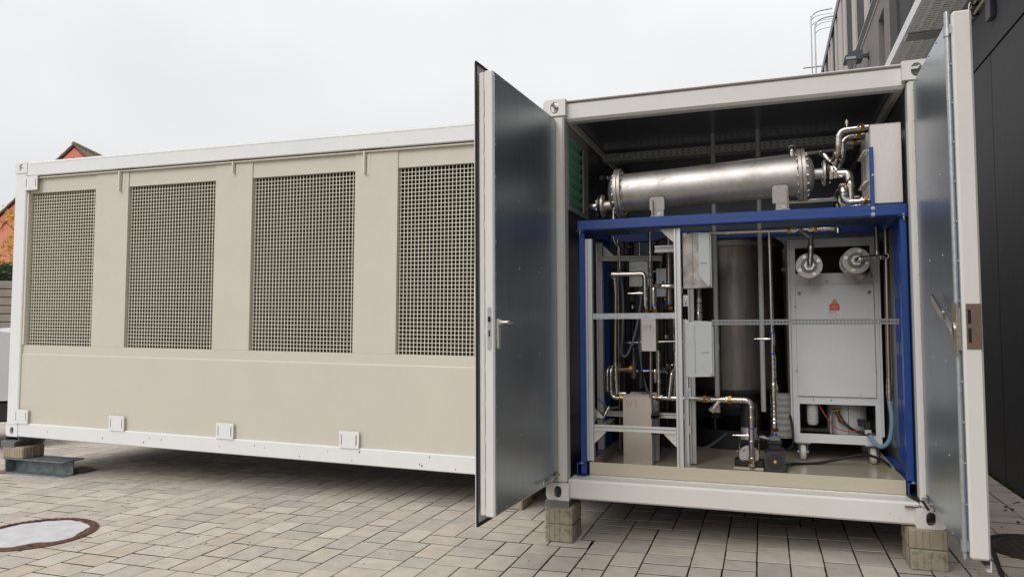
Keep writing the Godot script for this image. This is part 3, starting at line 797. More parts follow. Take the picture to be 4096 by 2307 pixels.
func sensor(t: Node3D, p: Vector3, d: Vector3, l := 0.12):
	var b := MB.new(); d = d.normalized()
	b.lathe(p, d, [Vector2(0, 0.008), Vector2(0.02, 0.008), Vector2(0.02, 0.013), Vector2(0.045, 0.013), Vector2(0.045, 0.009), Vector2(0.06, 0.009), Vector2(0.06, 0.0075), Vector2(l - 0.02, 0.0075), Vector2(l - 0.016, 0.005), Vector2(l, 0.005), Vector2(l, 0)], 12)
	part("temperature_probe", b, M.fitting, t)
func flange(t: Node3D, p: Vector3, d: Vector3, r: float, hole: float, th: float, nb: int, br: float, m: Material, called := "flange", turn := 0.0):
	d = d.normalized()
	var b := MB.new(); b.lathe(p, d, [Vector2(0, hole), Vector2(0, r - 0.002), Vector2(0.002, r), Vector2(th - 0.002, r), Vector2(th, r - 0.002), Vector2(th, hole)], 40); part(called, b, m, t)
	b = MB.new(); var f := b.frame_of(d)
	for k in nb:
		var a := TAU * (k + 0.5) / nb + turn
		var c: Vector3 = p + (f[0] * cos(a) + f[1] * sin(a)) * max((r + hole) * 0.5, r * 0.76)
		b.hexa(c + d * th, c + d * (th + br * 0.9), br)
		b.cyl(c + d * (th + br * 0.9), c + d * (th + br * 1.6), br * 0.55, 8)
		b.hexa(c - d * br * 0.8, c, br)
	part("bolts", b, M.fitting, t, true)
func bolt(t: Node3D, p: Vector3, d: Vector3, r := 0.008, m: Material = null):
	var b := MB.new(); d = d.normalized()
	b.cyl(p, p + d * 0.0025, r * 1.6, 12); b.hexa(p + d * 0.0025, p + d * 0.009, r)
	part("bolt", b, m if m else M.zinc, t)
func hand_text(b: MB, strokes: Array, o: Vector3, s: float):
	for st in strokes:
		var q := []
		for p in st: q.append(o + V(p[0] * s, p[1] * s, 0))
		b.sweep(q, 0.0013, 5)

func rack():
	var o := thing("blue_rack", "blue painted steel rack with a long front beam and two front legs", "rack", V(1.25, 0.143, -0.17))
	var b := MB.new()
	b.b2(V(0.203, 1.877, -0.225), V(2.307, 1.948, -0.145), 0.006); b.b2(V(0.206, 1.915, -0.1465), V(2.304, 1.9175, -0.144))
	part("front_beam", b, M.blue, o)
	b = MB.new(); b.b2(V(0.203, 1.877, -1.1), V(0.263, 1.947, -0.2255), 0.004); part("side_beam", b, M.blue, o)
	b = MB.new(); b.b2(V(2.247, 1.877, -1.1), V(2.307, 1.947, -0.2255), 0.004); part("side_beam", b, M.blue, o)
	b = MB.new(); b.b2(V(0.2635, 1.877, -1.1), V(2.2465, 1.945, -1.03), 0.004); part("rear_beam", b, M.blue, o)
	b = MB.new(); b.b2(V(0.21, 0.158, -0.225), V(0.25, 1.868, -0.162), 0.004); part("leg", b, M.blue, o)
	b = MB.new(); b.b2(V(2.263, 0.24, -0.225), V(2.302, 1.868, -0.162), 0.004); part("leg", b, M.blue, o)
	for q in [[0.197, 0.258, 0.225], [2.252, 2.312, 2.284]]:
		b = MB.new(); b.b2(V(q[0], 1.8685, -0.225), V(q[1], 1.8765, -0.135), 0.002); part("leg_plate", b, M.blue, o)
		b = MB.new(); b.hexa(V(q[2], 1.8765, -0.14), V(q[2], 1.886, -0.14), 0.008); b.hexa(V(q[2], 1.8685, -0.14), V(q[2], 1.86, -0.14), 0.008); b.cyl(V(q[2], 1.86, -0.14), V(q[2], 1.845, -0.14), 0.004, 8); part("bolt", b, M.zinc, o)
	# hollow feet
	for q in [[0.186, 0.252], [2.264, 2.322]]:
		b = MB.new()
		b.prism(rect(q[0], 0.146, q[1], 0.232), Transform3D(Basis.IDENTITY, V(0, 0, -1.1)), 0.955, [rect(q[0] + 0.006, 0.152, q[1] - 0.006, 0.226)])
		part("foot_rail", b, M.blue, o)
		bolt(o, V((q[0] + q[1]) * 0.5, 0.232, -0.153), Vector3.UP, 0.008)
	# slotted side plates that run back along the right wall
	for k in 2:
		b = MB.new()
		var z0 := -0.27 - k * 0.14
		for j in 3: b.b2(V(2.278, 0.24, z0 - 0.012 - j * 0.05), V(2.3, 1.87, z0 - j * 0.05), 0.002)
		for j in 5: b.b2(V(2.2795, 0.26 + j * 0.37, z0 - 0.0998), V(2.297, 0.34 + j * 0.37, z0 - 0.0122))
		b.b2(V(2.3005, 0.24, z0 - 0.112), V(2.306, 1.87, z0))
		part("slotted_upright", b, M.blue, o)
	b = MB.new(); b.b2(V(0.19, 0.235, -1.08), V(0.25, 1.87, -1.03), 0.004); part("leg", b, M.blue, o)
	# strap that holds the plate exchangers
	b = MB.new(); b.b2(V(2.1, 1.868, -0.144), V(2.124, 2.315, -0.136), 0.002); part("strap", b, M.blue, o)
	bolt(o, V(2.112, 1.926, -0.136), Vector3.BACK, 0.008); bolt(o, V(2.112, 1.889, -0.136), Vector3.BACK, 0.008); bolt(o, V(2.117, 2.135, -0.136), Vector3.BACK, 0.005)

func shell_exchanger():
	var o := thing("tube_heat_exchanger", "large horizontal stainless steel tube heat exchanger lying on the blue beam", "heat exchanger", V(1.15, 1.95, -0.32))
	var L := V(0.485, 2.155, -0.32); var R := V(1.708, 2.2, -0.32)
	var d := (R - L).normalized(); var len := L.distance_to(R)
	var b := MB.new(); b.lathe(L, d, [Vector2(0.02, 0.136), Vector2(len - 0.02, 0.136)], 56); part("shell", b, M.steel, o)
	b = MB.new()
	for q in [[0.06, 0.1], [0.31, 0.3], [0.62, 0.8], [0.9, 0.5]]: b.sweep([L + d * q[0] + V(0, 0.136 * sin(q[1]), 0.136 * cos(q[1])), L + d * (q[0] + 0.03) + V(0, 0.137 * sin(q[1] + 0.1), 0.137 * cos(q[1] + 0.1))], 0.0012, 4)
	part("scratch_mark", b, M.marker, o)
	for e in [[L, -d], [R, d]]:
		flange(o, e[0] - e[1] * 0.024, e[1], 0.176, 0.12, 0.022, 16, 0.0095, M.steel, "flange")
		flange(o, e[0] + e[1] * 0.0005, e[1], 0.176, 0.11, 0.024, 16, 0.0095, M.steel, "flange")
		b = MB.new()
		var prof := [Vector2(0.02, 0.132)]
		for k in 9: prof.append(Vector2(0.03 + 0.055 * sin(PI / 2 * k / 8.0), 0.132 * cos(PI / 2 * k / 8.0)))
		b.lathe(e[0], e[1], prof, 40, true); part("domed_head", b, M.steel, o)
	# left nozzle, low; right nozzle, on the axis
	var nl := V(0.43, 2.07, -0.32)
	b = MB.new(); b.cyl(nl + V(0.03, 0.004, 0), nl + V(-0.075, 0, 0), 0.036, 24); part("nozzle", b, M.steel, o)
	flange(o, nl + V(-0.066, 0, 0), Vector3.LEFT, 0.083, 0.03, 0.016, 6, 0.008, M.steel)
	flange(o, nl + V(-0.088, 0, 0), Vector3.LEFT, 0.083, 0.03, 0.016, 6, 0.008, M.dark_steel)
	nut(o, nl + V(-0.115, 0, 0), Vector3.LEFT, 0.045, 0.016, M.fitting)
	b = MB.new(); b.curve([nl + V(-0.115, 0, 0), nl + V(-0.15, 0, 0), nl + V(-0.168, 0, -0.02), nl + V(-0.17, 0, -0.1)], 0.026, 14, 5); part("elbow", b, M.fitting, o)
	b = MB.new(); b.lathe(nl + V(0.005, -0.03, 0.01), Vector3.DOWN, [Vector2(0, 0.014), Vector2(0.05, 0.014), Vector2(0.05, 0.019), Vector2(0.072, 0.019), Vector2(0.072, 0.01), Vector2(0.085, 0.006), Vector2(0.085, 0)], 12); part("drain_plug", b, M.fitting, o)
	var nr := V(1.79, 2.203, -0.32)
	b = MB.new(); b.cyl(nr + V(-0.03, 0, 0), nr + V(0.05, 0, 0), 0.036, 24); part("nozzle", b, M.steel, o)
	flange(o, nr + V(0.05, 0, 0), Vector3.RIGHT, 0.085, 0.03, 0.016, 6, 0.008, M.steel)
	flange(o, nr + V(0.072, 0, 0), Vector3.RIGHT, 0.085, 0.03, 0.014, 6, 0.008, M.dark_steel)
	nut(o, nr + V(0.1, -0.004, 0), Vector3.RIGHT, 0.05, 0.02, M.fitting)
	nut(o, nr + V(0.125, -0.006, 0), Vector3.RIGHT, 0.04, 0.02, M.fitting)
	b = MB.new(); b.curve([nr + V(0.13, -0.008, 0), nr + V(0.17, -0.01, 0), nr + V(0.195, -0.012, 0.004), nr + V(0.205, -0.04, 0.006), nr + V(0.205, -0.07, 0.006)], 0.03, 14, 5); part("elbow", b, M.fitting, o)
	# feet: an angle with a rounded saddle plate
	for f in [[0.728, 0.714, 0.815, 2.092, 0.735, -1], [1.541, 1.521, 1.62, 2.12, 1.605, 1]]:
		b = MB.new(); b.b2(V(f[0] - 0.006, 1.9485, -0.22), V(f[0] + 0.086, 1.954, -0.15), 0.001); b.b2(V(f[0], 1.954, -0.215), V(f[0] + 0.082, 2.03, -0.19), 0.001)
		b.prism(PackedVector2Array([Vector2(f[1], 2.0), Vector2(f[2], 2.0), Vector2(f[2], f[3] - 0.012), Vector2(f[2] - 0.012, f[3]), Vector2(f[1] + 0.012, f[3]), Vector2(f[1], f[3] - 0.012)]), Transform3D(Basis.IDENTITY, V(0, 0, -0.194)), 0.006)
		b.b2(V(f[4] - 0.004, 1.9545, -0.19), V(f[4] + 0.004, f[3] - 0.02, -0.155))
		part("support_foot", b, M.saddle, o)
		bolt(o, V(f[0] + 0.05, 1.97, -0.189), Vector3.BACK, 0.008)
	# stubs on top
	run(o, [V(1.655, 2.325, -0.36), V(1.655, 2.4, -0.36), V(1.655, 2.42, -0.5)], 0.018, M.pipe)

func plate_exchangers():
	# three packs one behind the other at the right end of the beam
	for k in 3:
		var z := -0.17 - k * 0.2
		var o := thing("plate_heat_exchanger", ["tall plate heat exchanger with stained front, upper right on the blue beam", "second plate heat exchanger hidden close behind the front one", "rearmost plate heat exchanger behind the strap"][k], "heat exchanger", V(2.2, 1.95, z - 0.05))
		var b := MB.new()
		b.b2(V(2.113, 1.962, z - 0.004), V(2.288, 2.463, z), 0.004); part("cover_plate", b, M.stained, o)
		b = MB.new()
		for j in 9: b.b2(V(2.115 - 0.002 * (j % 2), 1.958 - 0.002 * (j % 2), z - 0.014 - j * 0.01), V(2.286 + 0.002 * (j % 2), 2.466 + 0.002 * (j % 2), z - 0.005 - j * 0.01), 0.002)
		part("plate_pack", b, M.cast_alu, o)
		b = MB.new()
		for j in 30: b.box(V(2.118 + j * 0.0057, 2.4625, z - 0.002), V(0.0035, 0.008, 0.006), 0.001); b.box(V(2.118 + j * 0.0057, 1.963, z - 0.002), V(0.0035, 0.008, 0.006), 0.001)
		part("crimped_edge", b, M.cast_alu, o, true)
	# their pipes: an upper and a lower loop for each pack
	for k in 3:
		var z := -0.22 - k * 0.2
		var o := thing("pipe_loop", ["bright steel pipe loop with brass nut, upper left of the stained exchanger", "second upper pipe loop just behind the front one", "rearmost upper pipe loop in the shade"][k], "pipe", V(1.95, 2.3, z), "upper pipe loops of the plate exchangers")
		var dx: float = 0.045 * min(k, 1)
		run(o, [V(2.11, 2.465, z), V(1.935 + dx, 2.455, z), V(1.93 + dx, 2.33, z), V(1.915 + dx, 2.29, z - 0.06), V(1.9 + dx, 2.24, z - 0.1)], 0.02, M.pipe, 2.4)
		nut(o, V(2.075, 2.464, z), Vector3.RIGHT, 0.027, 0.022); nut(o, V(2.05, 2.4635, z), Vector3.RIGHT, 0.024, 0.014, M.fitting)
		if k == 0:
			var b := MB.new(); b.lathe(V(1.985, 2.475, z), Vector3.UP, [Vector2(0, 0.008), Vector2(0.02, 0.008), Vector2(0.02, 0.013), Vector2(0.04, 0.013), Vector2(0.045, 0.004), Vector2(0.052, 0.004), Vector2(0.052, 0)], 10); part("vent_valve", b, M.fitting, o)
	for k in 3:
		var z := -0.22 - k * 0.2
		var o := thing("pipe_loop", ["bright steel pipe loop with brass nut at the foot of the stained exchanger", "second lower pipe loop just behind the front one", "rearmost lower pipe loop in the shade"][k], "pipe", V(1.95, 2.0, z), "lower pipe loops of the plate exchangers")
		run(o, [V(2.13, 1.99, z), V(1.955, 1.985, z), V(1.95, 2.085, z), V(1.953, 2.11, z - 0.1)], 0.02, M.pipe, 2.4)
		nut(o, V(2.082, 1.99, z), Vector3.RIGHT, 0.027, 0.022); nut(o, V(2.058, 1.989, z), Vector3.RIGHT, 0.024, 0.014, M.fitting)
		run(o, [V(2.0, 2.0, z - 0.05), V(2.0, 2.13, z - 0.05), V(1.99, 2.15, z - 0.13)], 0.02, M.pipe, 1.6)
		collar(o, [V(2.0, 2.04, z - 0.05)], Vector3.UP, 0.02)
	var o := thing("pipe_run", "slanting steel pipe rising behind the right end of the tube exchanger", "pipe", V(1.87, 2.2, -0.36))
	run(o, [V(1.925, 2.21, -0.3), V(1.845, 2.345, -0.34), V(1.835, 2.36, -0.46)], 0.016, M.pipe, 2.0); collar(o, [V(1.88, 2.285, -0.322)], V(0.5, -0.8, 0), 0.016)
	for q in [[2.3, "upper row of threaded studs beside the blue strap"], [2.1, "lower row of threaded studs beside the blue strap"]]:
		var t := thing("stud_row", q[1], "bolts", V(2.07, q[0], -0.3))
		for k in 7:
			var b := MB.new(); var p := V(2.07, q[0] + 0.005, -0.19 - k * 0.05)
			b.cyl(p, p + V(0.045, 0, 0), 0.004, 6); b.hexa(p + V(0.012, 0, 0), p + V(0.02, 0, 0), 0.009)
			part("stud", b, M.fitting, t)
	o = thing("pipe_run", "long steel pipe running along the rear behind the tube exchanger", "pipe", V(1.2, 2.45, -0.9))
	run(o, [V(0.26, 2.36, -0.72), V(0.3, 2.375, -0.82), V(1.35, 2.45, -0.9), V(2.1, 2.5, -0.95)], 0.019, M.pipe, 1.5)
	o = thing("pipe_run", "low steel pipe passing under the right end of the tube exchanger", "pipe", V(1.8, 2.06, -0.5))
	run(o, [V(1.62, 2.055, -0.5), V(2.08, 2.06, -0.52)], 0.017, M.pipe)

func ducts():
	var k := 0
	for p in [[1.098, 2.71, 0.518, "left grey plastic pipe coming down from the ceiling behind the switch boxes"], [1.435, 2.71, 0.537, "right grey plastic pipe coming down from the ceiling beside the tank"]]:
		var b := MB.new(); b.cyl(V(p[0], p[2], -1.0), V(p[0], p[1], -1.0), 0.0185, 16, 0.002)
		if k == 0: b.lathe(V(p[0], 1.05, -1.0), Vector3.DOWN, [Vector2(0, 0.0185), Vector2(0.002, 0.021), Vector2(0.05, 0.021), Vector2(0.05, 0.0185)], 16)
		single("plastic_pipe", b, M.duct, p[3], "pipe", V(p[0], p[2], -1.0), "grey pipes from the ceiling")
		k += 1

func tank():
	var o := thing("steel_tank", "tall upright stainless steel tank at the back of the container", "tank", V(1.2, 0.15, -1.98))
	var c := V(1.2, 0, -1.98); var r := 0.42
	var b := MB.new(); b.lathe(c + V(0, 0.62, 0), Vector3.UP, [Vector2(0, r), Vector2(1.3, r), Vector2(1.36, r * 0.8), Vector2(1.4, 0)], 56); part("shell", b, M.steel_tank, o)
	b = MB.new(); b.lathe(c + V(0, 0.615, 0), Vector3.UP, [Vector2(0, r), Vector2(0, r + 0.02), Vector2(0.03, r + 0.02), Vector2(0.03, r)], 56); part("lower_band", b, M.dark_steel, o)
	b = MB.new(); b.lathe(c + V(0, 1.87, 0), Vector3.UP, [Vector2(0, r), Vector2(0, r + 0.016), Vector2(0.03, r + 0.016), Vector2(0.03, r)], 56); part("upper_band", b, M.plate, o)
	b = MB.new(); b.cyl(c + V(0, 0.5, 0), c + V(0, 0.614, 0), r - 0.04, 40); part("tank_bottom", b, M.dark_steel, o)
	b = MB.new(); b.lathe(c + V(0, 0.15, 0), Vector3.UP, [Vector2(0, r + 0.05), Vector2(0.16, r + 0.05), Vector2(0.16, r + 0.04), Vector2(0.02, r + 0.04)], 40); part("drip_pan", b, M.black, o)
	for a in [1.0, 2.1, 4.0, 5.3]:
		var p := c + V(cos(a) * 0.33, 0, sin(a) * 0.33)
		b = MB.new(); b.cyl(p + V(0, 0.17, 0), p + V(0, 0.5, 0), 0.045, 20); part("leg", b, M.dark_steel, o)
	flange(o, c + V(-0.16, 0.42, 0.4), Vector3.UP, 0.06, 0.02, 0.016, 6, 0.008, M.dark_steel)
	flange(o, c + V(-0.16, 0.44, 0.4), Vector3.UP, 0.06, 0.02, 0.016, 6, 0.008, M.dark_steel)
	b = MB.new(); b.cyl(c + V(-0.16, 0.2, 0.4), c + V(-0.16, 0.6, 0.4), 0.022, 12); part("drain_pipe", b, M.dark_steel, o)
	b = MB.new(); b.sweep([c + V(sin(-0.25) * r, 0.65, cos(-0.25) * r), c + V(sin(-0.25) * r, 1.86, cos(-0.25) * r)], 0.003, 6); part("weld_seam", b, M.dark_steel, o)
	flange(o, V(1.68, 1.655, -1.62), Vector3.RIGHT, 0.04, 0.0, 0.008, 4, 0.004, M.plate, "sight_flange"); b = MB.new(); b.cyl(V(1.6, 1.655, -1.62), V(1.68, 1.655, -1.62), 0.02, 12); part("nozzle", b, M.plate, o)
	var f := thing("insulated_pipe", "silver foil wrapped pipe seen low between tank and cabinet", "pipe", V(1.58, 0.4, -1.5))
	b = MB.new()
	for k in 7: b.lathe(V(1.58, 0.28 + k * 0.05, -1.5), Vector3.UP, [Vector2(0, 0.09), Vector2(0.02, 0.096), Vector2(0.048, 0.09)], 20)
	part("foil_wrap", b, M.insulation, f)

func cabinet():
	var o := thing("chiller_cabinet", "light grey wheeled cooling cabinet with open top and bottom bays", "cabinet", V(1.96, 0.15, -1.2))
	var z := -1.17; var zb := -1.75
	var x0 := 1.652; var x1 := 2.266
	# the front sheet with its two bays
	var b := MB.new()
	b.prism(rect(x0, 0.293, x1, 1.846), Transform3D(Basis.IDENTITY, V(0, 0, z - 0.012)), 0.012, [rect(1.69, 1.589, 2.218, 1.793), rect(1.698, 0.361, 2.226, 0.588), stadium(1.793, 1.5268, 0.112, 0.011), stadium(1.914, 1.5268, 0.112, 0.011), stadium(1.797, 0.6195, 0.112, 0.011), stadium(1.922, 0.6195, 0.112, 0.011), stadium(1.683, 1.335, 0.012, 0.012), stadium(2.238, 1.335, 0.012, 0.012), stadium(1.683, 0.838, 0.012, 0.012), stadium(2.238, 0.838, 0.012, 0.012)])
	part("front_sheet", b, M.cabinet, o)
	b = MB.new(); b.b2(V(1.634, 0.355, zb), V(1.65, 1.842, z - 0.002), 0.003); part("side_sheet", b, M.cabinet, o)
	b = MB.new(); b.b2(V(2.268, 0.355, zb), V(2.284, 1.842, z - 0.002), 0.003); part("side_sheet", b, M.cabinet, o)
	b = MB.new(); b.b2(V(1.634, 1.8465, zb), V(2.284, 1.858, z + 0.003), 0.003); part("top_sheet", b, M.cabinet, o)
	b = MB.new(); b.b2(V(1.652, 0.293, zb), V(2.266, 0.33, z - 0.0125)); part("base_sheet", b, M.cabinet, o)
	b = MB.new(); b.b2(V(1.652, 0.33, zb - 0.01), V(2.266, 1.84, zb)); b.b2(V(1.652, 1.55, zb), V(2.266, 1.56, z - 0.02)); b.b2(V(1.652, 0.64, zb), V(2.266, 0.65, z - 0.02)); part("inner_wall", b, M.black, o)
	b = MB.new(); b.b2(V(1.686, 0.648, z + 0.0005), V(2.235, 1.502, z + 0.018), 0.003); var door := part("front_door", b, M.cabinet, o)
	for p in [[1.713, 1.437], [2.204, 1.438]]:
		b = MB.new(); b.lathe(V(p[0], p[1], z + 0.018), Vector3.BACK, [Vector2(0, 0.014), Vector2(0.003, 0.014), Vector2(0.004, 0.01), Vector2(0.002, 0.009), Vector2(0.002, 0.005), Vector2(0.004, 0.004), Vector2(0.004, 0)], 18); part("quarter_turn_lock", b, M.plate, door)
	# stickers
	var s := 0.026
	b = MB.new(); b.prism(PackedVector2Array([Vector2(-s, 0), Vector2(s, 0), Vector2(0, s * 1.68)]), Transform3D(Basis.IDENTITY, V(1.963, 1.3505, z + 0.0185)), 0.0006)
	var st := part("warning_triangle", b, M.black, door)
	b = MB.new(); b.prism(PackedVector2Array([Vector2(-s * 0.76, s * 0.16), Vector2(s * 0.76, s * 0.16), Vector2(0, s * 1.4)]), Transform3D(Basis.IDENTITY, V(1.963, 1.3505, z + 0.0192)), 0.0004)
	st = part("warning_triangle", b, M.yellow, door)
	b = MB.new()
	for k in 3: b.curve([V(1.956 + k * 0.007, 1.362, z + 0.0197), V(1.953 + k * 0.007, 1.367, z + 0.0197), V(1.958 + k * 0.007, 1.372, z + 0.0197), V(1.955 + k * 0.007, 1.377, z + 0.0197)], 0.0009, 4, 3)
	b.box(V(1.963, 1.3585, z + 0.0197), V(0.02, 0.002, 0.0006))
	part("hot_surface_symbol", b, M.black, door)
	sticker(door, V(1.961, 1.3255, z + 0.0186), 0.07, 0.046, "red_sticker", red_label())
	sticker(door, V(1.96, 1.271, z + 0.0186), 0.1, 0.055, "type_plate", white_label())
	b = MB.new(); b.box(V(2.125, 1.81, z + 0.0008), V(0.045, 0.022, 0.0012)); b.box(V(1.768, 1.805, z + 0.0008), V(0.02, 0.012, 0.0012)); part("small_sticker", b, M.white_plastic, o)
	sticker(door, V(2.13, 0.668, z + 0.0186), 0.034, 0.016, "small_sticker", white_label())
	# castors
	var cast := [[1.717, -1.215], [2.203, -1.2], [1.717, -1.68], [2.203, -1.68]]
	for p in cast:
		b = MB.new(); b.b2(V(p[0] - 0.055, 0.284, p[1] - 0.05), V(p[0] + 0.055, 0.2925, p[1] + 0.05), 0.002)
		for sg in [-1, 1]: b.prism(PackedVector2Array([Vector2(-0.045, 0.284), Vector2(0.045, 0.284), Vector2(0.014, 0.2), Vector2(-0.014, 0.2)]), Transform3D(Basis(Vector3(0, 0, -1), Vector3.UP, Vector3.RIGHT), V(p[0] + sg * 0.031, 0, p[1])), 0.003)
		var c := part("castor", b, M.zinc, o)
		b = MB.new(); b.lathe(V(p[0] - 0.022, 0.214, p[1]), Vector3.RIGHT, [Vector2(0, 0), Vector2(0, 0.05), Vector2(0.006, 0.064), Vector2(0.038, 0.064), Vector2(0.044, 0.05), Vector2(0.044, 0)], 28); part("wheel", b, M.nylon, c)
		b = MB.new(); b.hexa(V(p[0] - 0.04, 0.214, p[1]), V(p[0] + 0.04, 0.214, p[1]), 0.008); part("axle", b, M.zinc, c)
	# what the lower bay shows
	b = MB.new()
	for k in 8: b.lathe(V(1.793, 0.44 + k * 0.02, z - 0.07), Vector3.UP, [Vector2(0, 0.04), Vector2(0.01, 0.0418), Vector2(0.02, 0.04)], 20)
	b.lathe(V(1.793, 0.44, z - 0.07), Vector3.DOWN, [Vector2(0, 0.04), Vector2(0.015, 0.036), Vector2(0.024, 0.02), Vector2(0.026, 0)], 20); part("wrapped_hose", b, M.insulation, o)
	b = MB.new(); b.cyl(V(2.05, 0.35, z - 0.24), V(2.05, 0.66, z - 0.24), 0.14, 40); part("insulated_vessel", b, M.insulation, o)
	b = MB.new(); b.sweep([V(2.05, 0.352, z - 0.0985), V(2.05, 0.6, z - 0.0985)], 0.002, 5); part("vessel_seam", b, M.black, o)
	b = MB.new(); b.b2(V(1.698, 0.375, z - 0.35), V(1.9, 0.4, z - 0.03)); part("shelf_plate", b, M.dark_steel, o)
	b = MB.new(); b.b2(V(1.915, 0.362, z - 0.12), V(1.923, 0.5, z - 0.05)); part("bracket", b, M.zinc, o)
	b = MB.new(); b.curve([V(1.83, 0.6, z - 0.05), V(1.87, 0.52, z - 0.035), V(1.94, 0.42, z - 0.03), V(2.03, 0.385, z - 0.025), V(2.12, 0.4, z - 0.02)], 0.0038, 8, 6); part("red_cable", b, M.red, o)
	b = MB.new(); b.curve([V(1.985, 0.5, z - 0.06), V(2.02, 0.44, z - 0.045), V(2.08, 0.395, z - 0.035), V(2.15, 0.375, z - 0.03)], 0.011, 10, 6); part("black_hose", b, M.rubber, o)
	b = MB.new(); b.cyl(V(1.94, 0.53, z - 0.07), V(1.985, 0.54, z - 0.06), 0.016, 12); b.cyl(V(1.965, 0.53, z - 0.06), V(1.99, 0.47, z - 0.055), 0.014, 12); b.hexa(V(1.985, 0.475, z - 0.056), V(2.0, 0.45, z - 0.052), 0.019); part("pipe_elbow", b, mk("old_brass", C(110, 84, 50), 0.45, 0.9), o)
	b = MB.new(); b.b2(V(2.105, 0.43, z - 0.035), V(2.135, 0.48, z + 0.01), 0.004); b.b2(V(2.142, 0.41, z - 0.03), V(2.19, 0.47, z + 0.02), 0.006); b.b2(V(2.1, 0.462, z - 0.03), V(2.16, 0.482, z + 0.012), 0.003); part("solenoid_coil", b, M.black, o)
	b = MB.new(); b.b2(V(2.148, 0.375, z - 0.03), V(2.192, 0.409, z + 0.022), 0.004); b.cyl(V(2.17, 0.38, z + 0.02), V(2.175, 0.372, z + 0.05), 0.013, 12); part("valve_body", b, M.cast_alu, o)
	nut(o, V(2.174, 0.374, z + 0.045), V(0.3, -0.4, 1), 0.016, 0.018)

func sticker(t: Node3D, c: Vector3, w: float, h: float, called: String, im: Image):
	var b := MB.new(); b.box(c, V(w, h, 0.0008))
	b.uvquad(c + V(-w / 2, h / 2, 0.0009), c + V(w / 2, h / 2, 0.0009), c + V(w / 2, -h / 2, 0.0009), c + V(-w / 2, -h / 2, 0.0009), Vector3.BACK)
	var m := StandardMaterial3D.new(); m.albedo_texture = tex(im); m.roughness = 0.5
	part(called, b, m, t)
func scribble(im: Image, x: int, y: int, w: int, h: int, c: Color):
	var k := x
	while k < x + w:
		var l := rng.randi_range(2, 5)
		im.fill_rect(Rect2i(k, y + rng.randi_range(0, 1), min(l, x + w - k), h - rng.randi_range(0, 1)), c); k += l + rng.randi_range(1, 2)
func red_label() -> Image:
	var im := Image.create(140, 92, false, Image.FORMAT_RGB8); im.fill(C(206, 40, 48))
	rng.seed = 3
	var k := 0
	for q in [[42, 56], [8, 124], [16, 108], [36, 70], [12, 116], [26, 88]]:
		scribble(im, q[0], 9 + k * 13, q[1], 6, C(240, 190, 190)); k += 1
	return im
func white_label() -> Image:
	var im := Image.create(200, 110, false, Image.FORMAT_RGB8); im.fill(C(214, 214, 214))
	rng.seed = 6
	scribble(im, 14, 8, 50, 9, C(30, 30, 30)); scribble(im, 72, 8, 60, 4, C(90, 90, 90)); scribble(im, 72, 14, 76, 3, C(110, 110, 110))
	for k in 3: scribble(im, 8, 24 + k * 12, 20, 4, C(90, 90, 90)); scribble(im, 44, 24 + k * 12, 80 - k * 20, 4, C(70, 70, 70))
	for k in 3: scribble(im, 110, 46 + k * 10, 40, 4, C(80, 80, 80))
	for k in 3: scribble(im, 8, 66 + k * 12, 36, 4, C(90, 90, 90)); scribble(im, 54, 66 + k * 12, 20, 4, C(90, 90, 90))
	for k in 12:   # the CE mark
		var a := 0.9 + k * 0.4
		if a < 5.4:
			im.fill_rect(Rect2i(int(102 + cos(a) * 8), int(94 - sin(a) * 8), 3, 3), C(30, 30, 30)); im.fill_rect(Rect2i(int(122 + cos(a) * 8), int(94 - sin(a) * 8), 3, 3), C(30, 30, 30))
	im.fill_rect(Rect2i(115, 93, 8, 2), C(30, 30, 30))
	return im

# ---------------------------------------------------------------- aluminium frame, boxes, small exchangers
func profile(b: MB, a: Vector3, c: Vector3, s: float):   # a slotted profile: four corner bars and a core along a-c
	var d := (c - a).normalized(); var l := a.distance_to(c)
	var e1 := V(1, 0, 0) if abs(d.x) < 0.5 else V(0, 1, 0)
	var e2 := d.cross(e1).normalized()
	var keep := b.x
	b.x = keep * Transform3D(Basis(e1, e2, e1.cross(e2)), a)
	var dir: float = signf(e1.cross(e2).dot(d))
	var g := s * 0.31; var h := s * 0.5
	for i in [-1.0, 1.0]:
		for j in [-1.0, 1.0]:
			b.b2(V(i * h, j * h, 0), V(i * (h - g), j * (h - g), dir * l), 0.0015)
			b.b2(V(i * (h - g), j * (h - g), 0.001 * dir), V(i * 0.002, j * 0.002, dir * (l - 0.001)))
	b.b2(V(-s * 0.16, -s * 0.16, 0.0005 * dir), V(s * 0.16, s * 0.16, dir * (l - 0.0005)))
	b.x = keep
func gusset(t: Node3D, p: Vector3, sx: float, sy: float, s := 0.085, w := 0.04):   # triangular cast bracket with its corner at p
	var b := MB.new()
	b.b2(p, p + V(sx * s, sy * 0.006, -w)); b.b2(p + V(0, sy * 0.006, 0), p + V(sx * 0.006, sy * s, -w))
	b.prism(PackedVector2Array([Vector2(p.x + sx * 0.006, p.y + sy * 0.006), Vector2(p.x + sx * s, p.y + sy * 0.006), Vector2(p.x + sx * 0.006, p.y + sy * s)]), Transform3D(Basis.IDENTITY, V(0, 0, p.z - 0.008)), 0.004)
	part("corner_bracket", b, M.cast_alu, t)
	for k in 2: bolt(t, p + V(sx * 0.006, sy * (0.025 + 0.04 * k), -w * 0.5 + 0.012), V(sx, 0, 0), 0.005)

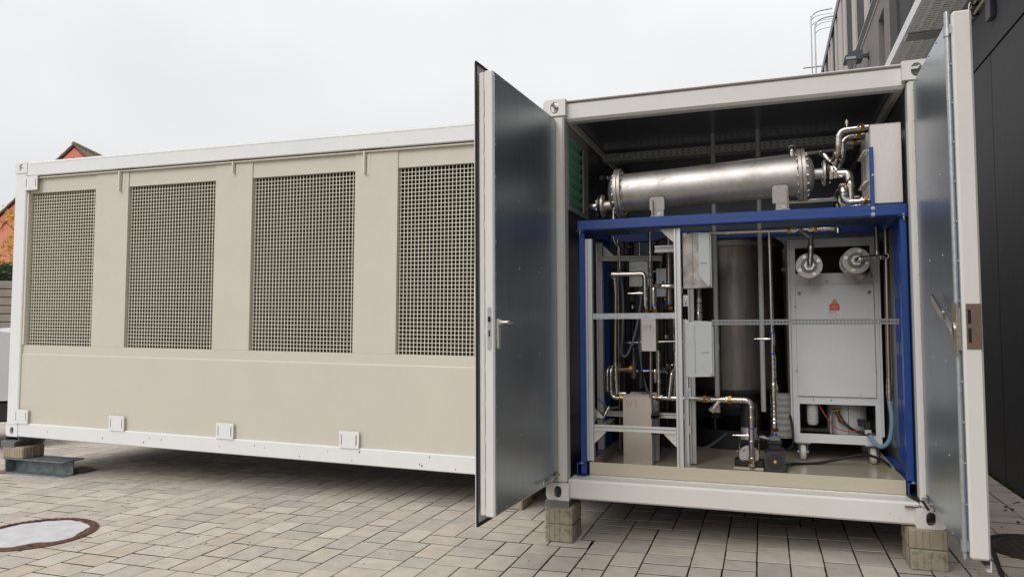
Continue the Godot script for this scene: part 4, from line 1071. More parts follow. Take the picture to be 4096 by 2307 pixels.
func alu_frame():
	var o := thing("profile_frame", "frame of slotted aluminium profiles inside the left half of the blue rack", "frame", V(0.6, 0.16, -0.45))
	var uprights := [[0.272, 0.245, 1.82, -0.215, 0.05], [0.896, 0.16, 1.868, -0.215, 0.045], [0.227, 0.2, 1.852, -0.775, 0.05], [0.93, 0.16, 1.85, -0.775, 0.045]]
	for u in uprights:
		var b := MB.new(); profile(b, V(u[0], u[1], u[3]), V(u[0], u[2], u[3]), u[4]); part("upright", b, M.alu, o)
	for u in [[0.924, 0.16, 1.24]]:
		var b := MB.new(); profile(b, V(u[0] + 0.012, u[1], -0.26), V(u[0] + 0.012, u[2], -0.26), 0.03); part("upright", b, M.alu, o)
	for u in [[0.298, 0.872, 0.478, -0.215, 0.04], [0.25, 0.9, 0.51, -0.775, 0.04]]:
		var b := MB.new(); profile(b, V(u[0], u[2], u[3]), V(u[1], u[2], u[3]), u[4]); part("crossbar", b, M.alu, o)
	var b := MB.new(); profile(b, V(0.32, 0.455, -0.235), V(0.23, 0.455, -0.75), 0.04); part("crossbar", b, M.alu, o)
	b = MB.new(); profile(b, V(0.25, 0.515, -0.24), V(0.23, 0.515, -0.75), 0.036); part("crossbar", b, M.alu, o)
	b = MB.new(); profile(b, V(0.245, 1.722, -0.7), V(0.7, 1.722, -0.9), 0.04); part("crossbar", b, M.alu, o)
	b = MB.new(); b.b2(V(0.298, 1.245, -0.235), V(0.888, 1.249, -0.2)); b.b2(V(0.298, 1.249, -0.204), V(0.888, 1.281, -0.2)); b.b2(V(0.298, 1.281, -0.235), V(0.888, 1.285, -0.2)); part("strut_rail", b, M.zinc, o)
	b = MB.new(); profile(b, V(0.71, 1.752, -0.45), V(0.86, 1.75, -0.45), 0.05); part("crossbar", b, M.alu, o)
	gusset(o, V(0.872, 1.866, -0.2), -1, -1, 0.09)
	gusset(o, V(0.299, 0.457, -0.2), 1, -1, 0.085); gusset(o, V(0.872, 0.457, -0.2), -1, -1, 0.085)
	gusset(o, V(0.255, 0.535, -0.3), 1, 1, 0.09); gusset(o, V(0.26, 1.744, -0.76), 1, 1, 0.08)
	# dark channels that carry the W3 exchangers
	for q in [[0.515, 0.545, 0.70], [0.4, 0.43, 0.655]]:
		b = MB.new(); b.b2(V(0.655, q[0], -0.72), V(0.7, q[0] + 0.004, -0.5)); b.b2(V(0.655, q[1] - 0.004, -0.72), V(0.7, q[1], -0.5)); b.b2(V(0.655, q[0] + 0.004, -0.72), V(0.66, q[1] - 0.004, -0.5)); part("dark_channel", b, M.dark_steel, o)
	for q in [[0.945, 1.33, 1.405], [0.95, 0.7, 0.77]]:
		b = MB.new(); b.prism(rect(q[0] - 0.018, q[1], q[0] + 0.018, q[2]), Transform3D(Basis.IDENTITY, V(0, 0, -0.236)), 0.004, [stadium(q[0], q[1] + 0.017, 0.012, 0.012)]); bolt(o, V(q[0], q[1] + 0.045, -0.232), Vector3.BACK, 0.008); part("fixing_lug", b, M.zinc, o)
	b = MB.new(); b.b2(V(0.956, 0.46, -0.23), V(0.97, 0.52, -0.2), 0.002); part("end_cap", b, M.zinc, o)
	# the perforated rail that runs to the right, a thing of its own
	b = MB.new()
	b.perf(V(1.115, 1.204, -0.232), Vector3.RIGHT, Vector3.UP, 1.14, [[0, 0.008, false], [0.008, 0.018, true], [0.018, 0.027, false]], 0.011, 0.0205, 0.003)
	b.b2(V(1.115, 1.2, -0.25), V(2.255, 1.204, -0.228)); b.b2(V(1.115, 1.231, -0.25), V(2.255, 1.235, -0.228))
	single("perforated_rail", b, M.plate, "thin perforated steel rail spanning from the switch boxes across the grey cabinet", "rail", V(1.68, 1.2, -0.24))

func switch_box(label: String, at: Vector3, dirty: bool):
	var o := thing("switch_box", label, "switch box", at, "grey boxes on the aluminium upright")
	# plan outline: a wide back, a step with a rib and the cover that stands proud
	var y0 := at.y; var y1 := at.y + 0.385
	var b := MB.new()
	b.prism(PackedVector2Array([Vector2(0, 0), Vector2(0, 0.385), Vector2(0.03, 0.375), Vector2(0.075, 0.385), Vector2(0.176, 0.378), Vector2(0.176, 0.005), Vector2(0.02, 0.0)]), Transform3D(Basis.IDENTITY, V(at.x, y0, -0.37)), 0.135)
	b.b2(V(at.x + 0.06, y0 + 0.03, -0.2352), V(at.x + 0.068, y1 - 0.03, -0.229), 0.002)
	part("rear_housing", b, M.housing_dirty if dirty else M.housing, o)
	b = MB.new()
	b.prism(PackedVector2Array([Vector2(0.108, 0.085), Vector2(0.168, 0.01), Vector2(0.18, 0.01), Vector2(0.18, 0.376), Vector2(0.108, 0.382)]), Transform3D(Basis.IDENTITY, V(at.x, y0, -0.375)), 0.145)
	b.b2(V(at.x + 0.112, y0 + 0.17, -0.2302), V(at.x + 0.16, y0 + 0.178, -0.224), 0.003)
	part("front_cover", b, M.housing, o)
	b = MB.new(); b.b2(V(at.x + 0.1805, y0 + 0.005, -0.37), V(at.x + 0.19, y0 + 0.385, -0.24), 0.002)
	for k in 10: b.b2(V(at.x + 0.19, y0 + 0.06 + k * 0.03, -0.3), V(at.x + 0.192, y0 + 0.075 + k * 0.03, -0.25))
	part("side_flange", b, M.housing, o)
	bolt(o, V(at.x + 0.172, y0 + 0.022, -0.229), Vector3.BACK, 0.004)
	b = MB.new(); b.b2(V(at.x + 0.001, y0 + 0.36, -0.3), V(at.x + 0.03, y0 + 0.386, -0.234), 0.004); part("mounting_clip", b, M.cast_alu, o)

func small_exchangers():
	var o := thing("plate_heat_exchanger", "narrow ribbed plate heat exchanger marked W4 hanging under two brass nuts", "heat exchanger", V(0.655, 1.01, -0.5))
	var b := MB.new()
	for k in 34:
		b.b2(V(0.601 + 0.0015 * (k % 2), 1.013 + k * 0.0069, -0.56), V(0.709 - 0.0015 * (k % 3), 1.0194 + k * 0.0069, -0.45 - 0.0015 * (k % 2)), 0.001)
	part("plate_pack", b, M.bright_plate, o)
	b = MB.new(); b.b2(V(0.606, 1.011, -0.555), V(0.704, 1.249, -0.4525)); part("core", b, M.bright_plate, o)
	b = MB.new(); hand_text(b, [[[0, 2], [0.3, 0.2], [0.8, 1.4], [1.1, 0.1], [1.6, 2.1]], [[2.5, 2.2], [2.1, 1.0], [3.2, 1.2]], [[2.9, 2.2], [2.6, 0]]], V(0.618, 1.165, -0.4495), 0.019); part("marking", b, M.marker, o)
	for k in 2:
		var p := V(0.624 + k * 0.062, 1.25, -0.5)
		b = MB.new(); b.lathe(p, Vector3.UP, [Vector2(0, 0.02), Vector2(0.012, 0.02), Vector2(0.016, 0.029), Vector2(0.028, 0.029), Vector2(0.03, 0.02), Vector2(0.04, 0.02)], 16); part("port", b, M.fitting, o)
		nut(o, p + V(0, 0.05, 0), Vector3.UP, 0.03, 0.022)
	# W3, two packs one behind the other
	o = thing("plate_heat_exchanger", "broad plate heat exchanger marked W3 standing in the tray behind the lower crossbar", "heat exchanger", V(0.537, 0.15, -0.65))
	b = MB.new(); b.b2(V(0.43, 0.156, -0.606), V(0.647, 0.668, -0.6), 0.006); part("cover_plate", b, mk("bronzed", C(214, 202, 190), 0.42, 0.7, {tex = "streak", ts = 3.0, rt = "rough"}), o)
	b = MB.new()
	for k in 9: b.b2(V(0.432 - 0.001 * (k % 2), 0.153, -0.618 - k * 0.01), V(0.645 + 0.001 * (k % 2), 0.671 + 0.002 * (k % 2), -0.609 - k * 0.01), 0.002)
	part("plate_pack", b, M.cast_alu, o)
	b = MB.new()
	for k in 30: b.box(V(0.436 + k * 0.0071, 0.668, -0.603), V(0.004, 0.012, 0.008), 0.001)
	part("crimped_edge", b, M.cast_alu, o, true)
	b = MB.new(); hand_text(b, [[[0, 2], [0.4, 0.2], [0.9, 1.6], [1.3, 0.1], [1.8, 2.1]], [[2.6, 2.0], [3.2, 2.0], [2.8, 1.2], [3.3, 0.7], [3.0, 0.2], [2.6, 0.3]]], V(0.458, 0.585, -0.5995), 0.024); part("marking", b, M.marker, o)
	o = thing("plate_heat_exchanger", "second broad plate heat exchanger directly behind the one marked W3", "heat exchanger", V(0.56, 0.15, -0.85))
	b = MB.new()
	for k in 9: b.b2(V(0.45, 0.155, -0.8 - k * 0.011), V(0.665, 0.672 + 0.002 * (k % 2), -0.791 - k * 0.011), 0.002)
	part("plate_pack", b, M.cast_alu, o)

func left_pipes():
	# over W4: the bright bend that comes from the left and goes down into the left port
	var o := thing("pipe_run", "bright steel pipe that bends down from the left into the W4 exchanger", "pipe", V(0.6, 1.5, -0.5))
	var z := -0.5
	run(o, [V(0.395, 1.44, z - 0.06), V(0.39, 1.565, z - 0.05), V(0.36, 1.58, z), V(0.625, 1.58, z), V(0.626, 1.33, z)], 0.0175, M.pipe, 2.0)
	collar(o, [V(0.626, 1.5, z), V(0.626, 1.47, z), V(0.626, 1.39, z)], Vector3.UP, 0.0175)
	sensor(o, V(0.615, 1.435, z), Vector3.LEFT, 0.115)
	nut(o, V(0.626, 1.325, z), Vector3.UP, 0.02, 0.02, M.fitting)
	o = thing("pipe_run", "copper coloured steel pipe dropping from the bend to the W3 pipes", "pipe", V(0.39, 0.9, -0.56))
	var b := MB.new(); b.cyl(V(0.395, 1.46, -0.56), V(0.383, 0.9, -0.57), 0.0135, 14); part("pipe", b, mk("tan_pipe", C(190, 174, 158), 0.3, 1.0), o)
	collar(o, [V(0.395, 1.46, -0.56), V(0.384, 0.9, -0.57)], Vector3.UP, 0.0135)
	o = thing("pipe_run", "short steel pipe rising from the right port of the W4 exchanger", "pipe", V(0.69, 1.4, -0.5))
	run(o, [V(0.687, 1.315, z), V(0.687, 1.478, z), V(0.72, 1.488, z - 0.06), V(0.8, 1.485, z - 0.06), V(0.86, 1.49, z - 0.08)], 0.0165, M.pipe, 2.0)
	band(o, V(0.687, 1.345, z), Vector3.UP, 0.0195); collar(o, [V(0.687, 1.41, z)], Vector3.UP, 0.0165)
	b = MB.new(); b.hexa(V(0.752, 1.5, z - 0.06), V(0.752, 1.525, z - 0.06), 0.009); part("vent_valve", b, M.fitting, o)
	nut(o, V(0.687, 1.325, z), Vector3.UP, 0.02, 0.02, M.fitting)
	o = thing("pipe_run", "thick dark steel riser behind the W4 exchanger", "pipe", V(0.78, 1.5, -0.6))
	run(o, [V(0.79, 1.9, -0.62), V(0.785, 1.35, -0.62)], 0.021, mk("riser", C(150, 142, 134), 0.32, 1.0)); band(o, V(0.785, 1.36, -0.62), Vector3.UP, 0.024); nut(o, V(0.785, 1.325, -0.62), Vector3.UP, 0.03, 0.025)
	o = thing("pipe_run", "thin valve riser behind the bend over W4", "pipe", V(0.64, 1.7, -0.62))
	run(o, [V(0.65, 1.9, -0.62), V(0.648, 1.3, -0.62)], 0.011, M.pipe); collar(o, [V(0.649, 1.75, -0.62), V(0.649, 1.7, -0.62)], Vector3.UP, 0.012)
	b = MB.new(); b.lathe(V(0.649, 1.68, -0.62), Vector3.DOWN, [Vector2(0, 0.02), Vector2(0.02, 0.02), Vector2(0.02, 0.016), Vector2(0.05, 0.022), Vector2(0.09, 0.016), Vector2(0.11, 0.02), Vector2(0.13, 0.014)], 12); part("check_valve", b, M.plate, o)
	o = thing("pipe_run", "thin drain pipe with a kink hanging from the blue beam, far left", "pipe", V(0.42, 1.8, -0.5))
	run(o, [V(0.395, 1.87, -0.48), V(0.4, 1.83, -0.5), V(0.425, 1.79, -0.55), V(0.428, 1.62, -0.56)], 0.0085, M.pipe); collar(o, [V(0.427, 1.66, -0.56), V(0.426, 1.74, -0.56)], Vector3.UP, 0.0095); nut(o, V(0.428, 1.6, -0.56), Vector3.UP, 0.013, 0.02, M.fitting)
	o = thing("hose", "grey braided hose looping down at the left behind the profiles", "hose", V(0.43, 1.2, -0.62))
	b = MB.new(); b.curve([V(0.428, 1.59, -0.58), V(0.44, 1.4, -0.62), V(0.425, 1.15, -0.66), V(0.41, 1.0, -0.68), V(0.43, 0.96, -0.68), V(0.47, 1.0, -0.68), V(0.53, 1.2, -0.7), V(0.57, 1.5, -0.75)], 0.009, 10, 8); part("tube", b, M.hose_grey, o)
	b = MB.new(); b.curve([V(0.54, 1.1, -0.7), V(0.56, 0.85, -0.72), V(0.6, 0.68, -0.74)], 0.008, 8, 8); part("tube", b, M.hose_grey, o)
	# round W3: two bends on the left, pipes on the right
	o = thing("pipe_run", "front steel bend from the left brass nut of W3 turning up", "pipe", V(0.36, 0.7, -0.62))
	run(o, [V(0.43, 0.648, -0.64), V(0.335, 0.65, -0.64), V(0.333, 0.86, -0.64), V(0.35, 0.885, -0.69), V(0.39, 0.89, -0.72)], 0.0175, M.pipe, 2.3)
	nut(o, V(0.41, 0.648, -0.64), Vector3.RIGHT, 0.025, 0.022); collar(o, [V(0.333, 0.75, -0.64)], Vector3.UP, 0.0175)
	b = MB.new(); b.cyl(V(0.375, 0.66, -0.64), V(0.372, 0.705, -0.64), 0.008, 10); part("vent_valve", b, M.fitting, o)
	o = thing("pipe_run", "rear steel bend beside the front one turning up, far left", "pipe", V(0.3, 0.75, -0.7))
	run(o, [V(0.43, 0.67, -0.74), V(0.29, 0.672, -0.72), V(0.29, 0.85, -0.72), V(0.31, 0.875, -0.78), V(0.36, 0.88, -0.82)], 0.0175, M.pipe, 2.3); collar(o, [V(0.29, 0.76, -0.72)], Vector3.UP, 0.0175)
	o = thing("pipe_run", "steel tee pipe with union leading to the small dark valve left of centre", "pipe", V(0.45, 0.88, -0.65))
	run(o, [V(0.384, 0.92, -0.57), V(0.384, 0.68, -0.6)], 0.0165, M.pipe); collar(o, [V(0.384, 0.86, -0.575), V(0.384, 0.8, -0.58), V(0.384, 0.74, -0.59)], Vector3.UP, 0.0165)
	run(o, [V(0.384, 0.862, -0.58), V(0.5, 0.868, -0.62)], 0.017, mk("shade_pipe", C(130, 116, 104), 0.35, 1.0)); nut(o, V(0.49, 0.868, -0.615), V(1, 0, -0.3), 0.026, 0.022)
	b = MB.new(); b.cyl(V(0.515, 0.8, -0.62), V(0.515, 0.93, -0.62), 0.021, 16); b.cyl(V(0.515, 0.93, -0.62), V(0.515, 0.98, -0.62), 0.012, 12); part("valve_body", b, mk("gunmetal", C(96, 92, 88), 0.4, 0.8), o)
	b = MB.new(); b.lathe(V(0.515, 0.975, -0.62), Vector3.UP, [Vector2(0, 0.0), Vector2(0, 0.017), Vector2(0.04, 0.015), Vector2(0.055, 0.008), Vector2(0.055, 0)], 14); part("valve_cap", b, M.black, o)
	b = MB.new(); b.cyl(V(0.555, 0.72, -0.68), V(0.555, 0.86, -0.68), 0.02, 14); part("lower_valve", b, M.black, o)
	o = thing("pipe_run", "steel pipe with reducer pieces under the right of the W4 exchanger", "pipe", V(0.713, 0.85, -0.52))
	run(o, [V(0.713, 1.012, -0.52), V(0.711, 0.68, -0.52)], 0.0125, M.pipe); collar(o, [V(0.713, 0.98, -0.52), V(0.713, 0.94, -0.52), V(0.712, 0.86, -0.52), V(0.712, 0.79, -0.52)], Vector3.UP, 0.0125)
	o = thing("pipe_run", "plain tan steel pipe going straight down under the W4 exchanger", "pipe", V(0.652, 0.85, -0.55))
	run(o, [V(0.652, 1.01, -0.55), V(0.65, 0.66, -0.55)], 0.0115, M.tan_pipe)
	ball_valve(V(0.69, 0.855, -0.5), V(-1, 0.02, 0), V(0, -1, 0), "small ball valve with a blue lever under the W4 exchanger")
	ball_valve(V(0.325, 0.57, -0.56), V(-0.75, 0.62, 0), V(-0.4, -0.8, 0.3), "small ball valve with a blue lever, low left beside W3")
	# right of W3
	o = thing("pipe_run", "two upright steel bends rising right of the W3 exchanger", "pipe", V(0.78, 0.75, -0.64))
	run(o, [V(0.77, 0.66, -0.64), V(0.79, 0.84, -0.66), V(0.8, 0.85, -0.7)], 0.016, M.pipe, 1.6); collar(o, [V(0.783, 0.78, -0.655), V(0.777, 0.72, -0.648)], Vector3.UP, 0.016)
	run(o, [V(0.8, 0.67, -0.72), V(0.815, 0.99, -0.72), V(0.825, 1.02, -0.78)], 0.014, M.pipe, 1.6); collar(o, [V(0.808, 0.84, -0.72), V(0.805, 0.76, -0.72)], Vector3.UP, 0.014)
	flange(o, V(0.74, 0.86, -0.85), Vector3.RIGHT, 0.055, 0.02, 0.014, 4, 0.007, M.black)
	flange(o, V(0.756, 0.86, -0.85), Vector3.RIGHT, 0.055, 0.02, 0.014, 4, 0.007, M.black)
	b = MB.new(); b.cyl(V(0.7, 0.86, -0.85), V(0.9, 0.86, -0.85), 0.02, 14); part("pipe", b, M.dark_steel, o)
	o = thing("pipe_run", "bright horizontal suction pipe with strainer from W3 over to the left pump", "pipe", V(1.1, 0.65, -0.62))
	z = -0.66
	run(o, [V(0.65, 0.655, z), V(1.05, 0.655, z)], 0.0175, M.pipe); nut(o, V(0.682, 0.655, z), Vector3.RIGHT, 0.026, 0.022); nut(o, V(0.71, 0.655, z), Vector3.RIGHT, 0.021, 0.02, M.fitting)
	collar(o, [V(0.795, 0.655, z), V(0.85, 0.655, z), V(0.93, 0.655, z), V(1.0, 0.655, z)], Vector3.RIGHT, 0.0175)
	b = MB.new(); b.cyl(V(0.765, 0.66, z), V(0.763, 0.7, z), 0.008, 10); part("vent_valve", b, M.fitting, o)
	nut(o, V(1.027, 0.655, z), Vector3.RIGHT, 0.03, 0.022); nut(o, V(1.055, 0.655, z), Vector3.RIGHT, 0.024, 0.02, M.fitting)
	b = MB.new(); b.lathe(V(1.07, 0.655, z), Vector3.RIGHT, [Vector2(0, 0.018), Vector2(0, 0.025), Vector2(0.014, 0.025), Vector2(0.016, 0.021), Vector2(0.085, 0.021), Vector2(0.087, 0.025), Vector2(0.1, 0.025), Vector2(0.1, 0.018)], 16)
	b.cyl(V(1.13, 0.645, z), V(1.088, 0.59, z + 0.005), 0.0185, 16); b.hexa(V(1.088, 0.59, z + 0.005), V(1.07, 0.567, z + 0.007), 0.024); part("y_strainer", b, M.fitting, o)
	nut(o, V(1.182, 0.655, z), Vector3.RIGHT, 0.022, 0.016, M.fitting); nut(o, V(1.205, 0.655, z), Vector3.RIGHT, 0.03, 0.022)
	run(o, [V(1.215, 0.655, z), V(1.35, 0.655, z), V(1.348, 0.19, z), V(1.343, 0.185, z - 0.04)], 0.0195, M.pipe, 2.6)
	collar(o, [V(1.245, 0.655, z), V(1.28, 0.655, z)], Vector3.RIGHT, 0.0195)
	collar(o, [V(1.349, 0.53, z), V(1.348, 0.36, z)], Vector3.UP, 0.0195)
	band(o, V(1.349, 0.455, z), Vector3.UP, 0.023); band(o, V(1.348, 0.352, z), Vector3.UP, 0.023)
	b = MB.new(); b.cyl(V(1.349, 0.36, z), V(1.349, 0.45, z), 0.0215, 14); part("tee", b, M.fitting, o)
	sensor(o, V(1.335, 0.4, z), Vector3.LEFT, 0.115)
	nut(o, V(1.345, 0.215, z - 0.005), V(0, 1, 0), 0.027, 0.025)

func rear_equipment():
	var o := thing("mounting_board", "grey sheet metal board behind the bend over the W4 exchanger", "board", V(0.53, 1.55, -0.78))
	var b := MB.new(); b.b2(V(0.46, 1.5, -0.792), V(0.64, 1.7, -0.786), 0.001); b.b2(V(0.46, 1.701, -0.82), V(0.64, 1.705, -0.77)); part("sheet", b, M.tray_zinc, o)
	b = MB.new(); b.b2(V(0.66, 1.42, -0.86), V(0.74, 1.64, -0.852), 0.001); part("side_sheet", b, M.zinc, o)
	o = thing("valve_manifold", "dark valve manifold with white and black parts behind the aluminium upright", "valve", V(0.83, 1.5, -0.85))
	b = MB.new(); b.cyl(V(0.74, 1.72, -0.85), V(0.92, 1.725, -0.85), 0.017, 12); b.cyl(V(0.78, 1.3, -0.86), V(0.78, 1.72, -0.86), 0.016, 12); part("pipe", b, M.dark_steel, o)
	for y in [1.7, 1.62, 1.5]:
		b = MB.new(); b.cyl(V(0.795, y, -0.84), V(0.795, y + 0.055, -0.84), 0.024, 14, 0.004); part("valve_body", b, M.black, o)
	b = MB.new(); b.cyl(V(0.84, 1.59, -0.83), V(0.84, 1.66, -0.83), 0.02, 14, 0.004); part("white_cap", b, M.white_plastic, o)
	b = MB.new(); b.cyl(V(0.85, 1.44, -0.83), V(0.85, 1.49, -0.83), 0.016, 14, 0.004); part("white_cap", b, M.white_plastic, o)
	b = MB.new(); b.b2(V(0.838, 1.43, -0.815), V(0.862, 1.45, -0.81)); part("red_cap", b, M.red, o)
	b = MB.new(); b.curve([V(0.8, 1.68, -0.82), V(0.86, 1.68, -0.8), V(0.88, 1.6, -0.8), V(0.85, 1.55, -0.82), V(0.8, 1.56, -0.83)], 0.008, 8, 5); part("black_hose", b, M.rubber, o)
	o = thing("pipe_bundle", "cluster of thin upright pipes and dark profiles at the back left behind W4", "pipes", V(0.5, 1.0, -1.1))
	for q in [[0.33, -1.0, 0.012, 0.2, 1.9], [0.42, -1.15, 0.02, 0.2, 1.9], [0.5, -1.05, 0.009, 0.7, 1.9], [0.57, -1.2, 0.014, 0.2, 1.9], [0.63, -1.02, 0.01, 0.75, 1.55], [0.69, -1.15, 0.02, 0.2, 1.9], [0.76, -1.1, 0.012, 0.75, 1.9], [0.84, -1.2, 0.016, 0.2, 1.9]]:
		b = MB.new(); b.cyl(V(q[0], q[3], q[1]), V(q[0], q[4], q[1]), q[2], 10); part("pipe", b, M.dark_steel if q[2] > 0.0125 else M.pipe, o)
		for y in [0.95, 1.25, 1.65]:
			b = MB.new(); b.cyl(V(q[0], y + q[0] * 0.2, q[1]), V(q[0], y + 0.03 + q[0] * 0.2, q[1]), q[2] * 1.35, 10); part("fitting", b, M.pipe, o)
	for q in [[0.37, -0.95], [0.6, -1.3]]:
		b = MB.new(); profile(b, V(q[0], 0.2, q[1]), V(q[0], 1.88, q[1]), 0.045); part("upright", b, M.dark_steel, o)
	for q in [[1.62, -1.02], [1.05, -1.05], [0.82, -1.0]]:
		b = MB.new(); b.cyl(V(0.3, q[0], q[1]), V(0.88, q[0] + 0.02, q[1]), 0.012, 10); part("pipe", b, M.pipe, o)
	for q in [[0.45, 1.42], [0.58, 1.12], [0.72, 1.36], [0.66, 1.74], [0.8, 1.15], [0.4, 1.8]]:
		b = MB.new(); b.box(V(q[0], q[1], -0.98), V(0.05, 0.07, 0.05), 0.006); part("small_valve", b, M.black, o)
		b = MB.new(); b.cyl(V(q[0], q[1] + 0.02, -0.95), V(q[0] + 0.05, q[1] + 0.03, -0.94), 0.007, 8); part("valve_stem", b, M.fitting, o)
	o = thing("handwheel_valve", "dim round handwheel high behind the drain pipes on the left", "valve", V(0.68, 1.8, -1.0))
	b = MB.new(); b.lathe(V(0.7, 1.83, -1.0), Vector3.BACK, [Vector2(0, 0), Vector2(0, 0.06), Vector2(0.02, 0.065), Vector2(0.04, 0.05), Vector2(0.05, 0.03), Vector2(0.07, 0.028), Vector2(0.07, 0)], 24); part("wheel", b, M.dark_steel, o)
	o = thing("pipe_run", "upright steel pipe with lever valve just under the upper switch box", "pipe", V(1.0, 1.3, -0.6))
	run(o, [V(1.005, 1.5, -0.6), V(1.0, 1.2, -0.6)], 0.017, M.riser); collar(o, [V(1.003, 1.38, -0.6), V(1.002, 1.34, -0.6)], Vector3.UP, 0.018)
	b = MB.new(); b.lathe(V(1.001, 1.32, -0.6), Vector3.DOWN, [Vector2(0, 0.026), Vector2(0.02, 0.026), Vector2(0.022, 0.018), Vector2(0.04, 0.024), Vector2(0.07, 0.024), Vector2(0.09, 0.016)], 14); part("ball_valve_body", b, M.fitting, o)
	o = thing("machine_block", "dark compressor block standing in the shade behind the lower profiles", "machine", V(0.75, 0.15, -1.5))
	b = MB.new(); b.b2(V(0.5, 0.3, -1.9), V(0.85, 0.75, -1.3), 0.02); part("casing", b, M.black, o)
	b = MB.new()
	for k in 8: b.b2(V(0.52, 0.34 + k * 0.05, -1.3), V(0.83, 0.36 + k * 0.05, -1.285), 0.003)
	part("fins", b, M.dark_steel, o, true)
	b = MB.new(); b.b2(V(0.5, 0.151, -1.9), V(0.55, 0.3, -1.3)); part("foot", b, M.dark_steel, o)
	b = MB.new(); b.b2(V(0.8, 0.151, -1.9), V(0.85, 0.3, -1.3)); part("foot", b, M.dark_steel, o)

func ball_valve(p: Vector3, lever: Vector3, out: Vector3, label: String):
	var o := thing("ball_valve", label, "valve", p)
	var b := MB.new(); out = out.normalized(); lever = lever.normalized()
	b.lathe(p - out * 0.02, out, [Vector2(0, 0), Vector2(0, 0.01), Vector2(0.012, 0.014), Vector2(0.03, 0.014), Vector2(0.034, 0.009), Vector2(0.05, 0.009), Vector2(0.05, 0.013), Vector2(0.062, 0.013), Vector2(0.062, 0.007), Vector2(0.095, 0.006), Vector2(0.095, 0)], 12); part("valve_body", b, M.fitting, o)
	b = MB.new(); b.sweep([p + V(0, 0, 0.012), p + lever * 0.02 + V(0, 0.012, 0.016), p + lever * 0.035 + V(0, 0.016, 0.016)], 0.003, 6); part("lever_root", b, M.zinc, o)
	b = MB.new(); b.sweep([p + lever * 0.035 + V(0, 0.016, 0.016), p + lever * 0.1 + V(0, 0.014, 0.016)], 0.0042, 8); part("lever_grip", b, M.blue_plastic, o)
	b = MB.new(); b.cyl(p, p + V(0.06, 0, -0.12), 0.011, 10); part("stub_pipe", b, M.plate, o)

